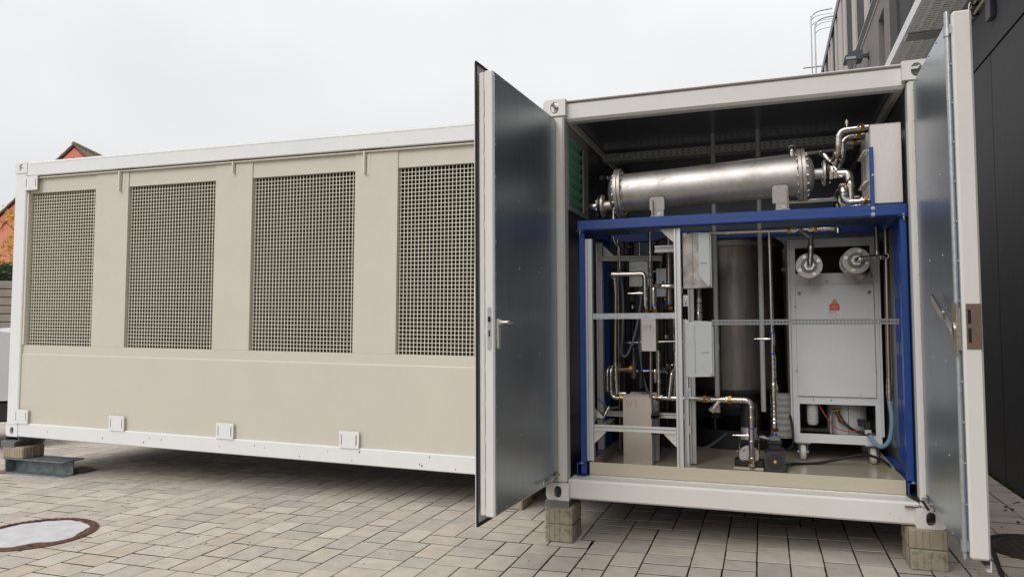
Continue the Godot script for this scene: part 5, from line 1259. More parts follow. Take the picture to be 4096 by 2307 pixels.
func centre_pipes():
	var o := thing("pipe_run", "long upright steel pipe with valves standing over the black pump motor", "pipe", V(1.505, 0.4, -0.8))
	var z := -0.8
	run(o, [V(1.501, 1.885, z), V(1.508, 0.345, z)], 0.0145, M.pipe)
	collar(o, [V(1.501, 1.82, z), V(1.501, 1.78, z)], Vector3.UP, 0.0145)
	band(o, V(1.508, 1.135, z), Vector3.UP, 0.018); band(o, V(1.508, 0.985, z), Vector3.UP, 0.018); band(o, V(1.507, 0.4, z), Vector3.UP, 0.018)
	var b := MB.new(); b.cyl(V(1.508, 1.13, z), V(1.508, 1.05, z), 0.0165, 14); part("tee", b, M.fitting, o)
	sensor(o, V(1.495, 1.093, z), Vector3.LEFT, 0.115)
	for y in [0.96, 0.925, 0.89, 0.85, 0.82, 0.63, 0.6, 0.565, 0.54]: collar(o, [V(1.508, y, z)], Vector3.UP, 0.0165)
	b = MB.new(); b.lathe(V(1.508, 0.79, z), Vector3.DOWN, [Vector2(0, 0.022), Vector2(0.015, 0.022), Vector2(0.017, 0.017), Vector2(0.03, 0.024), Vector2(0.06, 0.024), Vector2(0.072, 0.017), Vector2(0.074, 0.022), Vector2(0.12, 0.022), Vector2(0.122, 0.018), Vector2(0.135, 0.018)], 16); part("ball_valve_body", b, M.fitting, o)
	b = MB.new(); b.sweep([V(1.52, 0.75, z + 0.02), V(1.535, 0.755, z + 0.025), V(1.537, 0.71, z + 0.025)], 0.003, 6); part("valve_lever", b, M.plate, o)
	b = MB.new(); b.lathe(V(1.508, 0.52, z), Vector3.DOWN, [Vector2(0, 0.02), Vector2(0.016, 0.024), Vector2(0.03, 0.02), Vector2(0.04, 0.023), Vector2(0.075, 0.023)], 16); part("check_valve", b, M.pipe, o)
	nut(o, V(1.508, 0.432, z), Vector3.UP, 0.03, 0.022)
	o = thing("pipe_run", "horizontal steel pipe with brass nuts just under the blue beam", "pipe", V(1.55, 1.89, -0.8))
	run(o, [V(1.05, 1.893, z), V(1.96, 1.89, z), V(1.965, 1.885, z + 0.03), V(1.965, 1.85, z + 0.035)], 0.0155, M.pipe, 1.4)
	nut(o, V(1.638, 1.89, z), Vector3.RIGHT, 0.027, 0.02); nut(o, V(1.819, 1.89, z), Vector3.RIGHT, 0.027, 0.02)
	collar(o, [V(1.2, 1.892, z), V(1.48, 1.892, z), V(1.58, 1.892, z), V(1.87, 1.89, z), V(1.93, 1.89, z)], Vector3.RIGHT, 0.0155)
	nut(o, V(1.67, 1.89, z), Vector3.RIGHT, 0.021, 0.03, M.fitting); nut(o, V(1.785, 1.89, z), Vector3.RIGHT, 0.021, 0.03, M.fitting)
	b = MB.new(); b.cyl(V(1.715, 1.885, z), V(1.775, 1.828, z + 0.01), 0.017, 14); b.cyl(V(1.71, 1.89, z), V(1.735, 1.866, z + 0.004), 0.021, 12); part("y_strainer", b, M.plate, o)
	# the two big round flanges before the cabinet
	o = thing("flanged_pipe", "left round blind flange with pipe bending upward in front of the cabinet", "flange", V(1.78, 1.637, -0.97))
	flange(o, V(1.779, 1.637, -0.985), Vector3.BACK, 0.095, 0.0, 0.022, 4, 0.0145, M.cast_bright, "flange", -0.31)
	b = MB.new(); b.lathe(V(1.779, 1.637, -0.963), Vector3.BACK, [Vector2(0, 0.058), Vector2(0.003, 0.056), Vector2(0.003, 0.0)], 32); part("raised_face", b, M.plate, o)
	nut(o, V(1.779, 1.637, -0.95), Vector3.BACK, 0.038, 0.022, M.fitting)
	run(o, [V(1.779, 1.637, -0.945), V(1.782, 1.64, -0.89), V(1.788, 1.74, -0.885), V(1.79, 1.87, -0.83)], 0.018, M.plate, 1.7); collar(o, [V(1.789, 1.77, -0.875)], Vector3.UP, 0.02)
	b = MB.new(); b.cyl(V(1.779, 1.637, -1.3), V(1.779, 1.637, -0.985), 0.06, 20); part("neck", b, M.dark_steel, o)
	o = thing("flanged_pipe", "right round blind flange with pipe bending to the right in front of the cabinet", "flange", V(2.1, 1.664, -0.97))
	flange(o, V(2.101, 1.664, -0.985), Vector3.BACK, 0.097, 0.0, 0.022, 4, 0.0145, M.cast_bright, "flange", 0.49)
	flange(o, V(2.085, 1.65, -1.03), Vector3.BACK, 0.095, 0.0, 0.02, 4, 0.012, M.housing, "rear_flange", 0.1)
	b = MB.new(); b.lathe(V(2.101, 1.664, -0.963), Vector3.BACK, [Vector2(0, 0.058), Vector2(0.003, 0.056), Vector2(0.003, 0.0)], 32); part("raised_face", b, M.plate, o)
	nut(o, V(2.101, 1.664, -0.95), Vector3.BACK, 0.038, 0.022, M.fitting)
	run(o, [V(2.101, 1.664, -0.945), V(2.104, 1.668, -0.895), V(2.285, 1.685, -0.9), V(2.3, 1.686, -0.95)], 0.0175, M.pipe, 1.8); collar(o, [V(2.22, 1.68, -0.897)], Vector3.RIGHT, 0.0175)
	b = MB.new(); b.cyl(V(2.105, 1.6, -1.05), V(2.15, 1.54, -1.05), 0.05, 20); b.cyl(V(2.085, 1.65, -1.3), V(2.085, 1.65, -1.03), 0.07, 20); b.box(V(2.17, 1.56, -1.06), V(0.09, 0.05, 0.05), 0.012); part("cast_neck", b, M.housing_dirty, o)
	run(o, [V(2.232, 1.7, -0.91), V(2.232, 1.9, -0.91)], 0.0155, M.riser); collar(o, [V(2.232, 1.71, -0.91)], Vector3.UP, 0.0155)
	# right riser with the blue hose
	o = thing("pipe_run", "tall steel pipe on the right that ends in a hose coupling", "pipe", V(2.29, 0.7, -0.9))
	run(o, [V(2.296, 1.9, -0.95), V(2.29, 0.8, -0.95)], 0.0145, M.tan_pipe)
	b = MB.new(); b.lathe(V(2.29, 0.81, -0.95), Vector3.DOWN, [Vector2(0, 0.016), Vector2(0.05, 0.016), Vector2(0.05, 0.02), Vector2(0.065, 0.02), Vector2(0.065, 0.017), Vector2(0.09, 0.017), Vector2(0.09, 0.021), Vector2(0.11, 0.021), Vector2(0.113, 0.018), Vector2(0.15, 0.018), Vector2(0.155, 0.014), Vector2(0.18, 0.014)], 16); part("hose_coupling", b, M.fitting, o)
	b = MB.new(); b.curve([V(2.289, 0.65, -0.95), V(2.3, 0.52, -0.94), V(2.285, 0.38, -0.95), V(2.245, 0.318, -0.98), V(2.21, 0.32, -1.04), V(2.185, 0.355, -1.1), V(2.178, 0.37, -1.125)], 0.0155, 14, 8)
	single("hose", b, M.hose_blue, "pale blue braided hose curling from the right pipe to the cabinet", "hose", V(2.25, 0.31, -1.0))
	b = MB.new(); b.curve([V(1.57, 0.19, -0.75), V(1.64, 0.165, -0.95), V(1.8, 0.16, -1.05), V(1.98, 0.2, -1.08), V(2.12, 0.245, -1.02), V(2.21, 0.24, -0.9), V(2.262, 0.22, -0.7), V(2.262, 0.24, -0.5), V(2.268, 0.21, -0.36), V(2.282, 0.165, -0.27), V(2.272, 0.156, -0.17), V(2.29, 0.157, -0.07), V(2.318, 0.155, -0.012), V(2.34, 0.12, 0.02)], 0.0105, 10, 8)
	single("cable", b, M.rubber, "thick black cable from the pump motor over the tray edge and out at the right", "cable", V(2.0, 0.16, -0.9))
	b = MB.new(); b.curve([V(0.72, 0.42, -0.66), V(0.8, 0.31, -0.7), V(0.9, 0.26, -0.8), V(1.02, 0.26, -0.95), V(1.15, 0.33, -1.2)], 0.0085, 10, 8)
	single("hose", b, M.hose_grey, "grey clear hose sagging low between the profiles and the left pump", "hose", V(0.9, 0.26, -0.8))
	b = MB.new(); b.curve([V(1.6, 0.27, -0.95), V(1.64, 0.3, -1.05), V(1.64, 0.42, -1.12), V(1.625, 0.5, -1.15)], 0.009, 8, 6)
	single("cable", b, M.rubber, "thin black cable rising beside the left castor of the cabinet", "cable", V(1.62, 0.27, -1.0))

func pumps():
	var o := thing("pump", "black and steel pump with round front flange, left of the black motor", "pump", V(1.33, 0.15, -0.75))
	var b := MB.new(); b.b2(V(1.222, 0.153, -0.86), V(1.432, 0.168, -0.68), 0.002); part("base_plate", b, M.tray, o)
	b = MB.new(); b.b2(V(1.226, 0.1685, -0.83), V(1.43, 0.215, -0.71), 0.006); part("foot", b, M.black, o)
	flange(o, V(1.329, 0.252, -0.735), Vector3.BACK, 0.07, 0.0, 0.018, 4, 0.009, M.cast_bright, "flange", 0.0)
	b = MB.new(); b.cyl(V(1.329, 0.252, -0.83), V(1.329, 0.252, -0.735), 0.055, 24); part("volute", b, M.black, o)
	b = MB.new(); b.b2(V(1.252, 0.335, -0.82), V(1.405, 0.362, -0.73), 0.006); part("clamp_plate", b, M.black, o)
	b = MB.new(); b.lathe(V(1.33, 0.362, -0.775), Vector3.UP, [Vector2(0, 0.065), Vector2(0.03, 0.058), Vector2(0.05, 0.05), Vector2(0.05, 0.056), Vector2(0.085, 0.056), Vector2(0.09, 0.05), Vector2(0.09, 0.0)], 28); part("pump_head", b, M.cast_bright, o)
	b = MB.new(); b.cyl(V(1.33, 0.452, -0.775), V(1.33, 0.62, -0.775), 0.06, 24); part("pump_motor", b, M.black, o)
	for p in [[1.262, -0.74], [1.396, -0.74]]:
		b = MB.new(); b.cyl(V(p[0], 0.2, p[1]), V(p[0], 0.37, p[1]), 0.006, 8); b.hexa(V(p[0], 0.362, p[1]), V(p[0], 0.374, p[1]), 0.011); part("tie_rod", b, M.fitting, o)
	for p in [1.24, 1.418]: bolt(o, V(p, 0.215, -0.725), Vector3.UP, 0.009, M.dark_steel)
	b = MB.new(); b.cyl(V(1.255, 0.27, -0.75), V(1.235, 0.275, -0.745), 0.007, 8); part("bleed_screw", b, M.fitting, o)
	b = MB.new(); b.cyl(V(1.4, 0.375, -0.8), V(1.48, 0.36, -0.8), 0.013, 10); b.hexa(V(1.42, 0.372, -0.8), V(1.44, 0.368, -0.8), 0.018); part("side_pipe", b, M.plate, o)
	o = thing("pump_motor", "square black pump motor with round fan grille and yellow centre dot", "motor", V(1.506, 0.15, -0.75))
	b = MB.new(); var h := 0.07
	var poly := PackedVector2Array()
	for k in 4:
		for j in 5:
			var a := PI / 2 * k + PI / 8 * j
			poly.append(Vector2(1.506 + (h - 0.03) * (1 if (k == 0 or k == 3) else -1) + cos(a) * 0.03, 0.224 + (h - 0.03) * (1 if k < 2 else -1) + sin(a) * 0.03))
	b.prism(poly, Transform3D(Basis.IDENTITY, V(0, 0, -0.86)), 0.198); part("fan_cover", b, mk("cover_black", C(52, 52, 54), 0.5), o)
	b = MB.new()
	for rr in [0.026, 0.033, 0.04, 0.047, 0.054]:
		var nn := int(rr * 620)
		for k in nn:
			var a := TAU * k / nn
			b.x = Transform3D(Basis(Vector3.BACK, a), V(1.506, 0.224, -0.6615))
			b.box(V(rr, 0, 0), V(0.0045, 0.0048, 0.001))
	b.x = Transform3D.IDENTITY; part("grille_holes", b, M.dark, o, true)
	b = MB.new(); b.cyl(V(1.506, 0.224, -0.662), V(1.506, 0.224, -0.6585), 0.009, 18); part("yellow_dot", b, M.yellow, o)
	b = MB.new()
	for k in 8: b.b2(V(1.443, 0.17 + k * 0.015, -0.98), V(1.569, 0.176 + k * 0.015, -0.861))
	b.cyl(V(1.506, 0.224, -0.99), V(1.506, 0.224, -0.861), 0.055, 20); part("finned_body", b, M.black, o)
	b = MB.new(); b.b2(V(1.462, 0.295, -0.86), V(1.55, 0.34, -0.72), 0.005); b.b2(V(1.456, 0.34, -0.87), V(1.556, 0.352, -0.71), 0.003); part("terminal_box", b, M.black, o)
	b = MB.new(); b.b2(V(1.5, 0.2955, -0.7), V(1.55, 0.298, -0.664)); part("red_strip", b, mk("dim_red", C(96, 34, 44), 0.5), o)
	for p in [1.438, 1.574]:
		b = MB.new(); b.b2(V(p - 0.012, 0.153, -0.72), V(p + 0.012, 0.172, -0.665), 0.003); part("foot", b, M.black, o)
	b = MB.new(); b.b2(V(1.468, 0.3525, -0.84), V(1.548, 0.385, -0.76), 0.006); b.cyl(V(1.508, 0.385, -0.8), V(1.508, 0.4, -0.8), 0.017, 14); part("pump_body", b, M.plate, o)

func tray_and_cables():
	var o := thing("drip_tray", "shallow beige steel drip tray covering the container floor", "tray", V(1.26, 0.143, -1.2))
	var b := MB.new(); b.b2(V(0.266, 0.146, -2.5), V(2.258, 0.15, -0.198)); part("tray_floor", b, M.tray, o)
	b = MB.new(); b.b2(V(0.266, 0.1505, -0.198), V(2.258, 0.238, -0.192), 0.001); b.b2(V(0.262, 0.145, -0.1975), V(2.262, 0.1495, -0.184), 0.001); part("front_wall", b, M.tray, o)
	b = MB.new(); b.b2(V(2.252, 0.1505, -2.5), V(2.258, 0.238, -0.1985)); part("side_wall", b, M.tray, o)
	b = MB.new(); b.b2(V(0.266, 0.1505, -2.5), V(0.272, 0.238, -0.1985)); part("side_wall", b, M.tray, o)
	o = thing("cable_tray", "perforated metal cable tray hung under the ceiling behind the tube exchanger", "cable tray", V(1.2, 2.65, -1.33))
	b = MB.new(); b.perf(V(0.145, 2.627, -1.33), Vector3.RIGHT, Vector3.UP, 2.15, [[0, 0.014, false], [0.014, 0.022, true], [0.022, 0.042, false], [0.042, 0.05, true], [0.05, 0.062, false]], 0.022, 0.05, 0.002); part("front_side", b, M.tray_zinc, o)
	b = MB.new(); b.perf(V(0.145, 2.627, -1.332), Vector3.RIGHT, Vector3.FORWARD, 2.15, [[0, 0.03, false], [0.03, 0.045, true], [0.045, 0.07, false], [0.07, 0.085, true], [0.085, 0.12, false]], 0.022, 0.05, 0.002); part("bottom", b, M.tray_zinc, o)
	b = MB.new(); b.b2(V(0.145, 2.622, -1.328), V(0.29, 2.692, -1.324)); b.b2(V(0.285, 2.62, -1.324), V(0.3, 2.69, -1.318)); part("joint_plate", b, M.zinc, o)
	bolt(o, V(0.275, 2.635, -1.324), Vector3.BACK, 0.007)
	b = MB.new(); b.b2(V(1.27, 2.635, -1.327), V(1.31, 2.67, -1.318), 0.003); part("clip", b, M.cast_alu, o)

# ---------------------------------------------------------------- what the containers stand on
func concrete_block(label: String, lo: Vector3, hi: Vector3, m: Material, group: String):
	var b := MB.new()
	var sz := hi - lo
	b.b2(lo, hi, 0.008)
	# the ribbed faces
	var nx := int(sz.x / 0.036)
	for k in nx:
		if (k * 7) % 5 == 1: continue
		var w := 0.02 + 0.01 * ((k * 3) % 3)
		b.b2(V(lo.x + 0.014 + k * 0.036, lo.y + 0.006, hi.z - 0.004), V(lo.x + 0.014 + k * 0.036 + w, hi.y - 0.006, hi.z + 0.0035), 0.003)
	var nz := int(sz.z / 0.036)
	for k in nz:
		if (k * 5) % 4 == 2: continue
		b.b2(V(hi.x - 0.004, lo.y + 0.006, lo.z + 0.014 + k * 0.036), V(hi.x + 0.004, hi.y - 0.006, lo.z + 0.036 + k * 0.036), 0.003)
		b.b2(V(lo.x - 0.004, lo.y + 0.006, lo.z + 0.014 + k * 0.036), V(lo.x + 0.004, hi.y - 0.006, lo.z + 0.036 + k * 0.036), 0.003)
	single("concrete_block", b, m, label, "concrete block", V((lo.x + hi.x) * 0.5, lo.y, (lo.z + hi.z) * 0.5), group)

func supports():
	var g := "concrete blocks under the containers"
	concrete_block("mossy upper concrete block under the left corner of the open container", V(-0.006, -0.162, -0.25), V(0.188, -0.043, 0.008), M.block, g)
	concrete_block("lower concrete block under the left corner of the open container", V(-0.008, -0.284, -0.25), V(0.187, -0.1625, 0.006), M.block, g)
	concrete_block("upper concrete block under the right corner of the open container", V(2.235, -0.118, -0.26), V(2.436, -0.001, 0.012), M.block_dry, g)
	concrete_block("mossy lower concrete block under the right corner of the open container", V(2.238, -0.2385, -0.255), V(2.438, -0.1185, 0.018), M.block, g)
	concrete_block("concrete block seen under the left open door, carrying the long container", V(-0.6, -0.286, -0.99), V(-0.417, -0.16, -0.73), M.block_dry, g)
	concrete_block("upper concrete block half hidden behind the left open door", V(-0.6, -0.1595, -0.99), V(-0.417, -0.015, -0.73), M.block_dry, g)
	concrete_block("single concrete block lying on the grey steel beam at the far left", V(-6.165, -0.165, -0.88), V(-5.872, -0.047, -0.635), M.block_dry, g)
	var o := thing("packing_plates", "stack of thin grey plates between mossy block and corner casting", "plates", V(0.08, -0.043, -0.1))
	for k in 4:
		var b := MB.new(); b.b2(V(-0.006 + 0.002 * (k % 2), -0.0425 + k * 0.0105, -0.2), V(0.166 - 0.002 * (k % 2), -0.0328 + k * 0.0105, 0.008 - 0.002 * (k % 2)), 0.001); part("plate", b, M.plate, o)
	o = thing("packing_plates", "stack of thin grey plates on the concrete block at the far left", "plates", V(-6.1, -0.047, -0.75))
	for k in 5:
		var b := MB.new(); b.b2(V(-6.185, -0.0465 + k * 0.012, -0.88), V(-5.99 + (0.02 if k == 4 else 0.0), -0.0355 + k * 0.012, -0.63 + 0.003 * (k % 2)), 0.001); part("plate", b, M.plate, o)
	var b := MB.new()
	b.prism(rect(-6.145, 0.0145, -5.94, 0.0615), Transform3D(Basis.IDENTITY, V(0, 0, -0.9)), 0.26, [rect(-6.137, 0.022, -5.948, 0.054)])
	single("steel_tube", b, M.beam, "flat grey steel tube directly under the far left corner casting", "steel tube", V(-6.04, 0.0145, -0.75))
	o = thing("steel_beam", "short grey I-beam lying on the paving under the far left corner", "steel beam", V(-5.75, -0.325, -0.75), "", true)
	o.position = Vector3.ZERO
	b = MB.new(); b.b2(V(-6.19, -0.324, -0.88), V(-5.31, -0.312, -0.63), 0.003); b.b2(V(-6.155, -0.178, -0.88), V(-5.295, -0.166, -0.63), 0.003)
	b.b2(V(-6.15, -0.312, -0.761), V(-5.302, -0.178, -0.749))
	for s in [-1, 1]:
		for k in 3: b.b2(V(-6.15, -0.312, -0.755 + s * 0.006), V(-5.304, -0.312 + 0.014 - k * 0.005, -0.755 + s * (0.01 + k * 0.005))); b.b2(V(-6.15, -0.178, -0.755 + s * 0.006), V(-5.304, -0.178 - 0.014 + k * 0.005, -0.755 + s * (0.01 + k * 0.005)))
	part("beam", b, M.beam, o)
	b = MB.new(); b.b2(V(-6.135, -0.311, -0.7485), V(-6.12, -0.179, -0.64)); part("stiffener", b, M.beam, o)
	b = MB.new(); b.b2(V(-6.3, -0.326, -0.87), V(-6.1, -0.3225, -0.6)); single("red_mat", b, mk("mat_red", C(150, 60, 50), 0.8), "red edge of a mat peeping out under the grey I-beam", "mat", V(-6.2, -0.326, -0.75))
	o = thing("board_stack", "two thin pale boards on the paving just behind the grey I-beam", "boards", V(-5.4, -0.32, -0.95))
	b = MB.new(); b.x = Transform3D(Basis(Vector3.UP, 0.12), V(-5.4, -0.315, -0.92)); b.box(Vector3.ZERO, V(0.22, 0.012, 0.2), 0.002); part("board", b, M.plate, o)
	b = MB.new(); b.x = Transform3D(Basis(Vector3.UP, -0.1), V(-5.42, -0.301, -0.94)); b.box(Vector3.ZERO, V(0.2, 0.012, 0.18), 0.002); part("board", b, M.slab, o)

# ---------------------------------------------------------------- the building on the right and its fittings
func building():
	var X := 3.445
	var o := thing("dark_building", "long dark grey building along the right with light vertical strips on its upper storey", "building", V(X, -0.22, -8), "", true)
	o.position = Vector3.ZERO
	var b := MB.new(); b.b2(V(X, -0.35, -7.3), V(X + 0.5, 3.63, 8)); part("plinth_panel", b, M.wall_dark, o)
	# upper near wall in panels with open joints
	b = MB.new(); b.b2(V(X + 0.002, 3.66, -7.0), V(X + 0.5, 6.75, 8)); part("wall_panel", b, M.wall_dark, o)
	b = MB.new(); b.b2(V(X + 0.03, 3.6305, -7.3), V(X + 0.4, 3.6595, 8)); part("panel_joint", b, M.dark, o)
	b = MB.new(); b.prism(rect(0, 0, 0.022, 3.9), Transform3D(Basis(Vector3(0, 0, -1), Vector3.UP, Vector3.RIGHT), V(X - 0.0005, -0.27, -2.66)), 0.004); part("panel_joint", b, M.dark, o)
	b = MB.new(); b.b2(V(X - 0.03, -0.35, -7.62), V(X + 0.4, 6.75, -7.01)); part("pilaster", b, M.wall_dark, o)
	# wall with the narrow slit
	b = MB.new()
	b.b2(V(X, -0.35, -8.35), V(X + 0.5, 6.75, -7.6205)); b.b2(V(X, -0.35, -8.95), V(X + 0.5, 5.2, -8.3505)); b.b2(V(X, 6.45, -8.95), V(X + 0.5, 6.75, -8.3505)); b.b2(V(X, -0.35, -10.33), V(X + 0.5, 6.75, -8.9505))
	part("rendered_wall", b, M.wall_grey, o)
	b = MB.new(); b.b2(V(X + 0.16, 5.2, -8.95), V(X + 0.3, 6.45, -8.3505)); part("slit_window", b, M.wall_black, o)
	b = MB.new(); b.b2(V(X + 0.0005, -0.35, -24.0), V(X + 0.5, 6.75, -10.345)); b.b2(V(X + 0.01, -0.35, -10.345), V(X + 0.5, 6.75, -10.33)); part("rendered_wall", b, M.wall_grey, o)
	b = MB.new(); b.b2(V(X - 0.02, 6.751, -24), V(X + 0.5, 6.77, 8)); b.b2(V(X - 0.02, 7.02, -24), V(X + 0.5, 7.04, 8)); part("edge_trim", b, M.stripe, o)
	b = MB.new(); b.b2(V(X - 0.015, 6.7705, -24), V(X + 0.5, 7.0195, 8)); part("parapet", b, M.wall_black, o)
	b = MB.new(); b.b2(V(X + 0.3, 3.8, -6.6), V(X + 0.32, 6.4, -6.1)); part("rear_recess", b, M.wall_black, o)
	b = MB.new(); b.b2(V(X - 0.0015, 4.6, -6.52), V(X + 0.001, 6.6, -6.1)); part("dark_window", b, M.wall_black, o)
	# upper storey, set back, clad with light strips
	var U := 4.2
	b = MB.new(); b.b2(V(U, 6.0, -60), V(U + 8, 12.4, 8)); part("upper_storey", b, M.wall_black, o)
	for s in [[-30.5, -29.9], [-28.9, -28.3], [-26.9, -26.35], [-25.78, -25.31], [-24.06, -23.51], [-22.91, -21.7], [-21.17, -20.52], [-18.77, -18.0], [-16.15, -15.41], [-13.6, -12.9], [-11.2, -10.5], [-33, -32.3], [-36, -35], [-40, -39]]:
		b = MB.new(); b.b2(V(U - 0.05, 6.0, s[0]), V(U + 0.02, 12.25, s[1]), 0.004); part("light_strip", b, M.stripe, o)
	b = MB.new(); b.b2(V(U - 0.08, 12.2505, -60), V(U + 8, 12.55, 8)); part("roof_edge", b, mk("roof_blue", C(50, 54, 72), 0.4, 0.3), o)
	# rooftop ladder hoops
	o = thing("roof_ladder", "thin galvanised ladder with hoops rising beyond the roof edge", "ladder", V(3.6, 0, -29), "", true)
	o.position = Vector3.ZERO
	for q in [[-29.6, 14.9], [-27.4, 13.7]]:
		b = MB.new(); b.curve([V(3.72, -0.3, q[0]), V(3.72, q[1] * 0.5, q[0]), V(3.72, q[1] - 0.7, q[0]), V(3.74, q[1] - 0.1, q[0]), V(4.0, q[1] + 0.15, q[0]), V(4.6, q[1] + 0.2, q[0])], 0.03, 6, 5); part("stile", b, M.zinc, o)
		for k in 2:
			b = MB.new(); b.curve([V(3.72, q[1] - 0.15 - k * 0.25, q[0] - 0.2), V(4.0, q[1] - k * 0.25, q[0] - 0.1), V(4.8, q[1] - k * 0.25, q[0])], 0.016, 5, 4); part("hoop", b, M.zinc, o)
	b = MB.new()
	for k in 2: b.sweep([V(3.3, 12.3 - k * 0.5, -28.8), V(4.3, 12.3 - k * 0.5, -28.8)], 0.035, 6)
	part("platform_rail", b, M.zinc, o)
	# lamp on the wall
	o = thing("wall_lamp", "anthracite box-shaped floodlight on a short arm on the building wall", "wall lamp", V(X, 6.28, -10.2))
	b = MB.new(); b.cyl(V(X, 6.285, -10.2), V(X - 0.025, 6.285, -10.2), 0.07, 20); part("wall_plate", b, M.anthracite, o)
	b = MB.new(); b.b2(V(X - 0.125, 6.25, -10.23), V(X - 0.02, 6.32, -10.17), 0.006); part("arm", b, M.anthracite, o)
	b = MB.new(); b.prism(PackedVector2Array([Vector2(X - 0.12, 6.19), Vector2(X - 0.12, 6.36), Vector2(X - 0.26, 6.36), Vector2(X - 0.43, 6.27), Vector2(X - 0.44, 6.2), Vector2(X - 0.4, 6.18)]), Transform3D(Basis.IDENTITY, V(0, 0, -10.36)), 0.32); part("lamp_head", b, M.anthracite, o)
	b = MB.new(); b.b2(V(X - 0.415, 6.2, -10.0395), V(X - 0.24, 6.245, -10.036)); b.b2(V(X - 0.39, 6.176, -10.33), V(X - 0.22, 6.182, -10.06)); part("lamp_glass", b, M.glass_lamp, o)
	# big perforated tray on the wall, its brackets, conduits and box
	mk("zinc_light", C(226, 229, 230), 0.5, 0.0, {tex = "scuff", ts = 2.0})
	o = thing("wall_cable_tray", "wide perforated cable tray running along the building wall overhead", "cable tray", V(3.2, 4.4, -3), "", true)
	o.position = Vector3.ZERO
	b = MB.new()
	b.perf(V(3.0, 4.4, -9.5), V(0, 0, 1), Vector3.RIGHT, 12.0, [[0, 0.02, false], [0.02, 0.05, true], [0.05, 0.062, false], [0.062, 0.09, true], [0.09, 0.13, false], [0.13, 0.2, true], [0.2, 0.23, false], [0.23, 0.3, true], [0.3, 0.33, false], [0.33, 0.4, true], [0.4, 0.43, false]], 0.014, 0.06, 0.003)
	part("tray_bottom", b, M.zinc_light, o)
	b = MB.new(); b.perf(V(2.998, 4.402, -9.5), V(0, 0, 1), Vector3.UP, 12.0, [[0, 0.02, false], [0.02, 0.03, true], [0.03, 0.055, false], [0.055, 0.065, true], [0.065, 0.09, false], [0.09, 0.1, true], [0.1, 0.12, false]], 0.02, 0.05, 0.003); part("tray_side", b, M.zinc_light, o)
	b = MB.new(); b.b2(V(3.02, 4.407, -9.5), V(3.41, 4.45, 2.5), 0.01); part("cable_bundle", b, M.rubber, o)
	for z in [-7.4, -4.1, -0.8]:
		b = MB.new(); b.b2(V(3.02, 4.37, z - 0.09), V(3.445, 4.396, z + 0.09), 0.003); part("cantilever", b, M.zinc, o)
	for q in [[4.24, "upper thin conduit along the dark wall under the cable tray"], [4.14, "lower thin conduit along the dark wall under the cable tray"]]:
		o = thing("conduit", q[1], "conduit", V(3.4, q[0], -2), "thin conduits on the dark wall")
		b = MB.new(); b.cyl(V(3.41, q[0], -9.0), V(3.41, q[0], 4.0), 0.014, 10); part("tube", b, mk("conduit_y", C(170, 162, 128), 0.6, 0, {tex = "blotch", ts = 3.0}), o)
		for k in 9:
			b = MB.new(); b.b2(V(3.39, q[0] - 0.02, -6.0 + k * 1.0), V(3.4445, q[0] + 0.02, -5.975 + k * 1.0), 0.002); part("clip", b, M.black, o)
	b = MB.new(); b.b2(V(3.395, 3.9, -2.59), V(3.4445, 5.2, -2.45), 0.006); single("wall_channel", b, M.anthracite, "dark upright channel fixed to the wall beside the conduits", "channel", V(3.39, 3.9, -2.54))
	b = MB.new(); b.curve([V(2.79, gy(2.79) + 0.012, -0.9), V(2.778, gy(2.78) + 0.012, -0.52), V(2.755, gy(2.75) + 0.013, -0.336), V(2.722, gy(2.72) + 0.012, -0.146), V(2.694, gy(2.69) + 0.013, 0.03), V(2.64, gy(2.64) + 0.012, 0.5), V(2.7, gy(2.7) + 0.012, 1.2)], 0.012, 10, 6)
	single("cable", b, M.rubber, "black cable lying on the paving beside the right open door", "cable", V(2.75, gy(2.75), -0.2))

